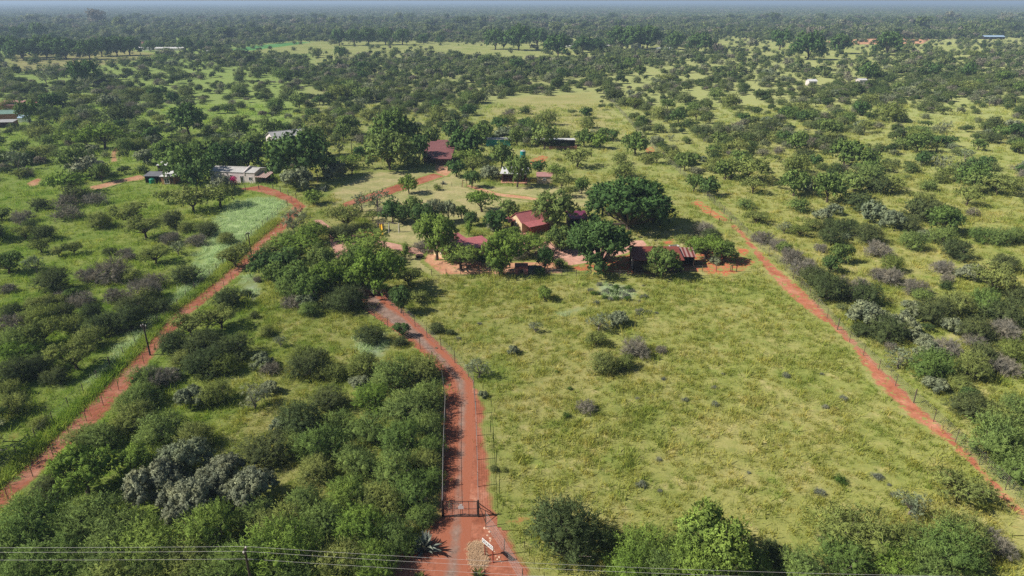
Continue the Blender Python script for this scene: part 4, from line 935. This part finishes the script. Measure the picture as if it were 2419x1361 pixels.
for a, b in ((-.85, 1.2), (.25, 1.2), (-.85, 2.15), (.25, 2.15)): MB().box(a - .05, a + .05, b - .05, b + .05, 0, 2.2).build('post', M['barkgrey'], sl)
pg = empty('garden_arch', G(1098, 443)); tag(pg, 'rustic red brown timber arch at the start of the footpath', 'garden arch')
for a in (-.55, .55): MB().box(a - .07, a + .07, -.07, .07, 0, 1.9).build('post', M['brick'], pg)
MB().box(-.75, .75, -.09, .09, 1.9, 2.0).build('crossbeam', M['brick'], pg); MB().box(-.48, .48, -.03, .03, 1.2, 1.26).build('rail', M['brick'], pg)
pf = empty('timber_gateway', G(1734, 643)); tag(pf, 'dark timber gateway standing on bare red soil', 'gateway')
for a in (-.4, .4): MB().tube([(a, 0, 0), (a, 0, 1.4)], .07).build('post', M['darkwood'], pf)
MB().tube([(-.4, 0, 1.3), (.4, 0, 1.3)], .05).build('crossbeam', M['darkwood'], pf)
fg = empty('field_gate', G(1712, 529)); tag(fg, 'low dark timber field gate across the grassy track', 'gate')
for a in (-1.3, 1.3): MB().tube([(a, 0, 0), (a, 0, 1.3)], .08).build('post', M['darkwood'], fg)
lf = MB()
for z in (.35, .7, 1.05): lf.tube([(-1.25, 0, z), (1.25, 0, z)], .03, 5)
for a in (-.8, -.3, .3, .8): lf.tube([(a, 0, .35), (a, 0, 1.05)], .025, 5)
lf.build('leaf', M['darkwood'], fg)
for k, (a, b) in enumerate(((881, 699), (899, 697))):
    u_ = empty('urn', G(a, b), .3); tag(u_, 'white tapering urn on a dark pillar, %s of the pair at the driveway end' % ('left' if k == 0 else 'right'), 'urn', 'urns at the end of the driveway')
    MB().lathe([(.10, .35), (.13, .45), (.22, .85), (.17, .9), (.34, .98), (.30, 1.06), (.12, 1.14), (.02, 1.16)], 14).build('urn_body', M['white'], u_, True)
    MB().box(-.2, .2, -.2, .2, -.05, .35).build('pillar', M['steel'], u_)
tr = empty('small_trailer', G(1592, 590), .2); tag(tr, 'small pale trailer parked on the yard grass', 'trailer')
b_ = MB(); b_.box(-.9, .9, -.55, .55, .45, .52)
for q in ((-.9, .9, -.55, -.5), (-.9, .9, .5, .55), (-.9, -.85, -.5, .5), (.85, .9, -.5, .5)): b_.box(*q, .52, .85)
b_.build('body', M['galv'], tr); MB().tube([(.9, 0, .48), (1.7, 0, .42)], .04).build('drawbar', M['steel'], tr)
for s_ in (-.66, .66): MB().tube([(0, s_ - .07, .3), (0, s_ + .07, .3)], .3, 14).build('wheel', M['black'], tr)
fp = empty('fire_pit', G(991, 607)); tag(fp, 'dark stone fire pit ring with logs on the lawn', 'fire pit')
MB().lathe([(.75, 0), (.75, .35), (.55, .38), (.5, .05), (.02, .04)], 14).build('ring', M['darkwood'], fp); MB().tube([(-.4, -.1, .25), (.4, .2, .45)], .09).tube([(-.3, .3, .2), (.3, -.3, .4)], .08).build('log', M['bark'], fp)
def pole(name, label, bx_, by_, topy, arm=0, stay=None, group='power poles along the dirt road'):
    b = G(bx_, by_); hh = 8.0
    for _ in range(30):
        ty = proj(b.x, b.y, hh)[1]; hh += (ty - topy) * .02
    o = empty(name, b); tag(o, label, 'pole', group)
    MB().tube([(0, 0, -.2), (0, 0, hh)], [.13, .09], 8).build('shaft', M['pole'], o)
    if arm:
        MB().box(-arm, arm, -.06, .06, hh - .35, hh - .22).build('crossarm', M['pole'], o)
        for a in (-arm * .9, 0, arm * .9): MB().lathe([(.03, hh - .22 + (.14 if a == 0 else 0)), (.07, hh - .1 + (.14 if a == 0 else 0)), (.05, hh + (.14 if a == 0 else 0)), (.02, hh + .04 + (.14 if a == 0 else 0))], 8, a).build('insulator', M['offwhite'], o)
    if stay: MB().tube([(0, 0, hh - .4), tuple(stay)], .05).build('stay', M['pole'], o)
    return b, hh
P = [pole('power_pole', 'tall dark wooden pole at the left dirt road, nearest to the driveway gate', 355, 840, 768, .35),
     pole('power_pole', 'dark wooden pole where the dirt road narrows at the thorn trees', 594, 602, 549, .35),
     pole('power_pole', 'wooden pole between the two silvery bushes by the farmhouse', 751, 432, 402, .35)]
pole('strutted_pole', 'dark pole with a slanting strut beside the grey barn', 832, 367, 332, 0, (3.0, 0, 0), None)
pole('bare_pole', 'thin dark pole left of the yellow slide', 894, 500, 470, 0, None, None)
def span(a, b, sag, rad=.014, n=14):
    a, b = Vector(a), Vector(b); return [tuple(a.lerp(b, k / n) - Vector((0, 0, sag * 4 * (k / n) * (1 - k / n)))) for k in range(n + 1)], rad
wl_ = MB(); ends = [Vector((P[0][0].x - 42, P[0][0].y - 46, 7.5))] + [Vector((b.x, b.y, hh - .05)) for b, hh in P]
for a, b in zip(ends, ends[1:]): p_, r_ = span(a, b, .9); wl_.tube(p_, .018, 4)
tag(wl_.build('power_cable', M['steel']), 'single dark cable strung along the poles of the dirt road', 'cable')
b0, h0 = pole('line_pole', 'dark pole with insulators at the bottom edge, carrying three wires', 602, 1420, 1296, .0, None, None)
lp = [o for o in scene.objects if o.name.startswith('line_pole')][0]
for dz, dx in ((-.1, .25), (-.1, -.25), (-1.3, .2)):
    MB().lathe([(.03, h0 + dz - .15), (.08, h0 + dz - .05), (.08, h0 + dz), (.02, h0 + dz + .08)], 8, 0, dx).build('insulator', M['offwhite'], lp)
MB().box(-.06, .06, -.32, .32, h0 - .35, h0 - .25).build('crossarm', M['pole'], lp)
for k, (dy, dz) in enumerate(((.25, -.02), (-.25, -.02), (.2, -1.25))):
    w_ = MB(); c0 = Vector((b0.x, b0.y + dy, h0 + dz)); a0 = Vector((b0.x - 62, b0.y + dy + .8, h0 + dz - .2)); e0 = Vector((b0.x + 75, b0.y + dy - 2.9, h0 + dz - .3))
    p_, r_ = span(a0, c0, .35); w_.tube(p_, .009, 4); p_, r_ = span(c0, e0, .9); w_.tube(p_, .009, 4)
    tag(w_.build('overhead_wire', M['galv']), ('rear upper', 'front upper', 'lower')[k] + ' pale overhead wire crossing the bottom of the view', 'wire', 'overhead wires')

# ------------------------------------------------------------------ fences
def fence(name, label, pts, h, step, prad=.05, wires=4, wrad=.006, net=0, top=0, pmat='post', wmat='wire', group=None, big=0, topn=2):
    P_ = [G(a, b) for a, b in pts]; org = P_[0].copy(); P_ = [p - org for p in P_]
    r = empty(name, org); tag(r, label, 'fence', group)
    seg = [(b - a).length for a, b in zip(P_, P_[1:])]; tot = sum(seg)
    def at(s):
        for l, a, b in zip(seg, P_, P_[1:]):
            if s <= l: return a.lerp(b, s / l)
            s -= l
        return P_[-1]
    n = max(1, round(tot / step)); n = min(n, 95)
    ms = MB().tube([(0, 0, -.2), (0, 0, h + .08)], prad, 6).mesh('fence_post', M[pmat])
    mbg = MB().tube([(0, 0, -.2), (0, 0, h + .3)], prad * 1.8, 8).mesh('strainer_post', M[pmat]) if big else None
    for k in range(n + 1):
        p = at(tot * k / n); strn = big and k % big == 0
        o = link(bpy.data.objects.new('post', mbg if strn else ms)); o.location = p; o.parent = r; o.rotation_euler = (random.uniform(-.03, .03), random.uniform(-.03, .03), 0)
    w = MB(); zs = [h * (i + 1) / wires for i in range(wires)]; base = [at(tot * k / (n * 2)) for k in range(n * 2 + 1)]
    for z in zs: w.tube([tuple(p + Vector((0, 0, z))) for p in base], wrad, 3)
    w.build('wire', M[wmat], r)
    if net:
        m = MB(); s = 0
        while s < tot:
            p = at(s); m.tube([tuple(p), tuple(p + Vector((0, 0, h)))], wrad * .8, 3); s += net
        m.build('netting', M[wmat], r)
    if top: MB().tube([tuple(at(sum(seg[:topn]) * k / 16) + Vector((0, 0, h))) for k in range(17)], top, 5).build('top_rail', M['wire'], r)
fence('field_fence', 'thin wire fence in the long grass left of the dirt road', [(-60, 1175), (0, 1118), (93, 1030), (183, 942), (280, 850), (388, 755), (487, 664), (560, 590), (644, 515), (690, 478)], 1.3, 3.2, .045, 4, .007, big=8)
fence('road_fence', 'leaning wire fence on the right edge of the dirt road', [(20, 1180), (103, 1106), (190, 1010), (278, 927), (347, 855), (457, 748), (540, 668), (600, 608), (640, 572)], 1.3, 3.4, .035, 4, .006)
fence('driveway_fence', 'fence with thin pale top rail on the left edge of the driveway', [(1046, 1222), (1048, 1090), (1053, 960), (1042, 880), (990, 822), (930, 788), (903, 765), (879, 748), (858, 730)], 1.75, 4.5, .045, 5, .006, top=.018)
fence('netting_fence', 'netting fence with pale top rail on the right edge of the driveway', [(1130.5, 1222), (1128, 1100), (1124, 980), (1118, 905), (1107, 893), (1060, 842), (1010, 800), (963, 755), (921, 720), (903, 702)], 1.75, 4.5, .045, 8, .006, net=.35, top=.018)
fence('gateside_fence', 'tall netting fence running down from the gate past the name board', [(1148, 1246), (1175, 1285), (1203, 1332), (1235, 1385)], 1.8, 3.2, .04, 9, .006, net=.25)
fence('boundary_fence', 'long netting fence along the right side of the paddock path', [(2440, 1225), (2350, 1135), (2197, 990), (2050, 852), (1991, 795), (1940, 738), (1900, 690), (1850, 635), (1788, 582), (1730, 525), (1660, 458), (1595, 400), (1530, 340), (1470, 270), (1425, 222)], 1.7, 4.0, .04, 8, .008, net=.4, big=5)
fence('yard_fence', 'post and wire fence between the homestead and the paddock', [(1020, 652), (1140, 650), (1300, 652), (1500, 655), (1640, 643), (1725, 642)], 1.2, 2.6, .06, 4, .006)
fence('lawn_fence', 'thin wire fence across the lawn behind the playground', [(990, 455), (1050, 440), (1090, 443)], 1.1, 3, .05, 3, .006)
fence('farmhouse_fence', 'short fence posts at the road in front of the farmhouse', [(555, 446), (585, 452), (592, 449), (640, 446), (650, 450), (700, 470)], 1.4, 4, .09, 2, .006)
gt = empty('driveway_gate', G(1046, 1222)); tag(gt, 'closed dark steel driveway gate with a white notice', 'gate')
g0 = G(1046, 1222); gw = (G(1130.5, 1222) - g0).x
for a in (0, gw): MB().tube([(a, 0, -.2), (a, 0, 2.0)], .09, 8).build('gate_post', M['steel'], gt)
lf = MB()
for z in (.12, 1.88): lf.tube([(.12, 0, z), (gw - .12, 0, z)], .032, 6)
for k in range(5): lf.tube([(.12 + (gw - .24) * k / 4, 0, .12), (.12 + (gw - .24) * k / 4, 0, 1.88)], .022 if 0 < k < 4 else .032, 6)
lf.tube([(.12, 0, 1.0), (gw - .12, 0, 1.0)], .02, 6); lf.build('gate_frame', M['steel'], gt)
mh = MB()
for k in range(1, 26): mh.tube([(.12 + (gw - .24) * k / 26, .0, .12), (.12 + (gw - .24) * k / 26, .0, 1.88)], .004, 3)
for k in range(1, 13): mh.tube([(.12, .0, .12 + 1.76 * k / 13), (gw - .12, .0, .12 + 1.76 * k / 13)], .004, 3)
mh.build('mesh_infill', M['wire'], gt)
MB().box(gw * .44, gw * .44 + .52, -.06, -.04, 1.02, 1.36).build('notice_plate', M['white'], gt)
MB().box(gw * .44 + .13, gw * .44 + .40, -.06, -.04, 1.37, 1.56).build('notice_plate', M['white'], gt)
MB().tube([(gw, 0, 1.7), (gw + 1.75, .1, .05)], .04).tube([(gw, 0, 1.2), (gw + 1.75, .1, .05)], .03).tube([(gw, 0, 1.7), (gw + .75, -.95, .05)], .035).build('brace', M['steel'], gt)
# name board
pa, pb = G(1146, 1314), G(1164.5, 1330); dvec = pb - pa; ang = math.atan2(dvec.y, dvec.x); ln = dvec.length
nb = empty('name_board', pa, ang); tag(nb, 'narrow white name board with dark letters on two rusty posts', 'sign')
for a in (0, ln): MB().box(a - .04, a + .04, -.04, .04, -.1, 1.95).build('post', M['redwall'], nb)
MB().box(-.28, ln + .1, -.075, -.042, 1.48, 1.92).build('board', M['white'], nb)
cu = bpy.data.curves.new('lettering', 'FONT'); cu.body = 'GEKAUROD'; cu.size = .44; cu.extrude = .004; cu.align_x = 'CENTER'; cu.align_y = 'CENTER'; cu.materials.append(M['black'])
tmp = bpy.data.objects.new('tmp', cu); link(tmp); lm_ = bpy.data.meshes.new_from_object(tmp); bpy.data.objects.remove(tmp)
tx = link(bpy.data.objects.new('lettering', lm_)); tx.parent = nb; tx.location = ((ln - .18) / 2, -.081, 1.70); tx.rotation_euler = (R(90), 0, 0); tx.scale = (.56, 1, 1)

# ------------------------------------------------------------------ agaves, stones
def agave(name, label, px, py, size, n=34, cat='agave', up=.6, col='agave', lean=0):
    r = empty(name, G(px, py)); tag(r, label, cat); g = random.Random(int(px)); m = MB()
    for k in range(n):
        a = g.uniform(0, 6.28); el = R(g.uniform(15, 82)) * (.5 + up * .8); el = min(el, R(86)); l = size * g.uniform(.7, 1.15); w = size * .10 * g.uniform(.8, 1.2)
        d = Vector((math.cos(a), math.sin(a), 0)); s = Vector((-math.sin(a), math.cos(a), 0)); pts = []; nn = 7; bend = g.uniform(.2, 1.3)
        for i in range(nn + 1):
            t = i / nn; e = el - bend * t * t; 
            p = (pts[-1][0] + (d * math.cos(e) + Vector((0, 0, math.sin(e)))) * (l / nn)) if pts else d * .08 + Vector((0, 0, .05))
            pts.append((p, w * (1 - t ** 2.2) * (1 if t > .1 else .75) + .004))
        b = len(m.v)
        for p, ww in pts: m.v += [tuple(p - s * ww), tuple(p + Vector((0, 0, -ww * .45))), tuple(p + s * ww)]
        for i in range(nn): m.f += [(b+3*i, b+3*i+1, b+3*i+4, b+3*i+3), (b+3*i+1, b+3*i+2, b+3*i+5, b+3*i+4)]
    o = m.build('leaves', L[col], r)
    MB().lathe([(.22 * size, -.05), (.16 * size, .2 * size), (.05, .35 * size)], 8).build('core', M['bark'], r)
agave('agave', 'large blue grey agave with long curling leaves left of the driveway', 1005, 1302, 1.75, 60, up=.95)
agave('agave', 'small grey agave in front of the silvery bush by the farmhouse', 765, 452, 1.5, 40, up=.9)
agave('agave', 'grey agave clump beside the red home road on the lawn', 1047, 436, 1.1, 40, up=.9)
agave('aloe', 'green aloe clump at the bottom edge below the straw bed', 1128, 1362, .75, 44, 'aloe', .5, 'thorn')
agave('aloe', 'small yellowish aloe at the bottom edge beside the track', 992, 1368, .6, 34, 'aloe', .5, 'thorn')
def rock(seed, squash=.6):
    g = np.random.default_rng(seed); v, f = ICO; v = v * g.uniform(.7, 1.25, (12, 1)) * np.array([1, .8, squash]); m = MB(); m.v = [tuple(q) for q in v]; m.f = [tuple(int(i) for i in q) for q in f]; return m.mesh('rock', M['stone'])
rocks = [rock(s) for s in (1, 2, 3)]
def straw(seed):
    g = np.random.default_rng(seed); n = 50; b = g.normal(size=(n, 3)) * .16; b[:, 2] = np.abs(b[:, 2]) * .5; d = g.normal(size=(n, 3)); d[:, 2] *= .35; d /= np.linalg.norm(d, axis=1)[:, None]
    s = np.cross(d, (0, 0, 1.0)) * .012; q = np.stack([b - s, b + s, b + d * .3 + s, b + d * .3 - s], 1); return quad_mesh('straw', q, [M['straw']])
straws = [straw(1), straw(2)]
def sprinkle(name, label, protos, polys, n, s0, s1, cat):
    pts = []
    while len(pts) < n:
        poly = random.choice(polys); xs, ys = zip(*poly); a, b = random.uniform(min(xs), max(xs)), random.uniform(min(ys), max(ys))
        if inpoly(np.array([a]), np.array([b]), poly)[0]: g = G(a, b); pts.append((g.x, g.y, .01))
    sc = [(s,) * 3 for s in (random.uniform(s0, s1) for _ in pts)]
    gn_scatter(name, pts, [random.uniform(0, 6.28) for _ in pts], sc, [random.randrange(len(protos)) for _ in pts], protos, label, cat)
sprinkle('straw_bed', 'pale straw mulch heaped in a bed beside the name board', straws, [[(1112, 1288), (1140, 1284), (1142, 1310), (1148, 1330), (1138, 1345), (1116, 1338), (1112, 1320)]], 260, .7, 1.2, 'straw')
sprinkle('stones', 'pale stones lining the gateside fence and the dirt road verge', rocks, [[(1140, 1240), (1148, 1238), (1160, 1262), (1168, 1290), (1180, 1318), (1190, 1332), (1180, 1334), (1160, 1300)], [(600, 585), (640, 545), (652, 548), (625, 590), (608, 600)], [(1140, 1300), (1150, 1310), (1150, 1330), (1136, 1332)]], 130, .06, .22, 'stones')
sprinkle('soil_clods', 'small dark clods and pebbles scattered on the red driveway', rocks, [[(1035, 1361), (1040, 1222), (1050, 950), (1120, 920), (1150, 1000), (1165, 1190), (1240, 1361)], [(1100, 880), (1000, 800), (900, 720), (870, 720), (1020, 850)], [(1800, 640), (1960, 770), (2130, 900), (2260, 1050), (2400, 1200), (2380, 1210), (2240, 1060), (2080, 900), (1900, 740)]], 700, .02, .07, 'clods')
# magenta creeper by the farmhouse
cm_, tm_ = proto('bush', 1, 0); bg = empty('bougainvillea', G(552, 436)); bg.scale = (.34, .34, .6); tag(bg, 'magenta flowering bougainvillea in front of the farmhouse', 'flowering bush')
o = link(bpy.data.objects.new('foliage', cm_)); o.parent = bg; o.material_slots[0].link = 'OBJECT'; o.material_slots[0].material = L['magenta']
# low purple grey herbs of the paddock: one seen tuft each is tiny, nobody could count them
herb = crown_mesh('twig', 5, 1, leaf_mat('herb_grey', (.19, .22, .17), (.24, .26, .22), .2))[0]
gherb = crown_mesh('bush', 6, 1, leaf_mat('herb_green', (.07, .13, .03), (.10, .18, .04), .3))[0]
hp = [G(random.uniform(1250, 2150), random.uniform(880, 1180)) for _ in range(18)] + [G(random.uniform(1000, 1950), random.uniform(670, 1000)) for _ in range(12)] + [G(random.gauss(1450, 35), random.gauss(692, 12)) for _ in range(50)] + [G(random.uniform(1500, 1560), random.uniform(735, 745)) for _ in range(8)]
gn_scatter('herbs', [tuple(p) for p in hp], [random.uniform(0, 6) for _ in hp], [(s, s, s * .8) for s in (random.uniform(.10, .30) for _ in hp)], [int(random.random() < .2) for _ in hp], [herb, gherb], 'small grey and green herbs dotted through the paddock grass', 'herbs')
#@@OBJ1@@
# ------------------------------------------------------------------ haze
hz = MB().box(-59000, 59000, -250, 59000, -1, 48).build('haze', None)
hz.data.materials.clear()
hm = bpy.data.materials.new('haze'); hm.use_nodes = True; hm.node_tree.nodes.clear(); t = NT(hm.node_tree)
ho = t.n('ShaderNodeOutputMaterial'); pv = t.n('ShaderNodeVolumePrincipled', {'Color': (.55, .74, 1.0, 1), 'Density': .00022, 'Anisotropy': .1})
t.t.links.new(pv.outputs[0], ho.inputs['Volume']); hz.data.materials.append(hm); tag(hz, 'thin blue haze over the plain', kind='stuff')
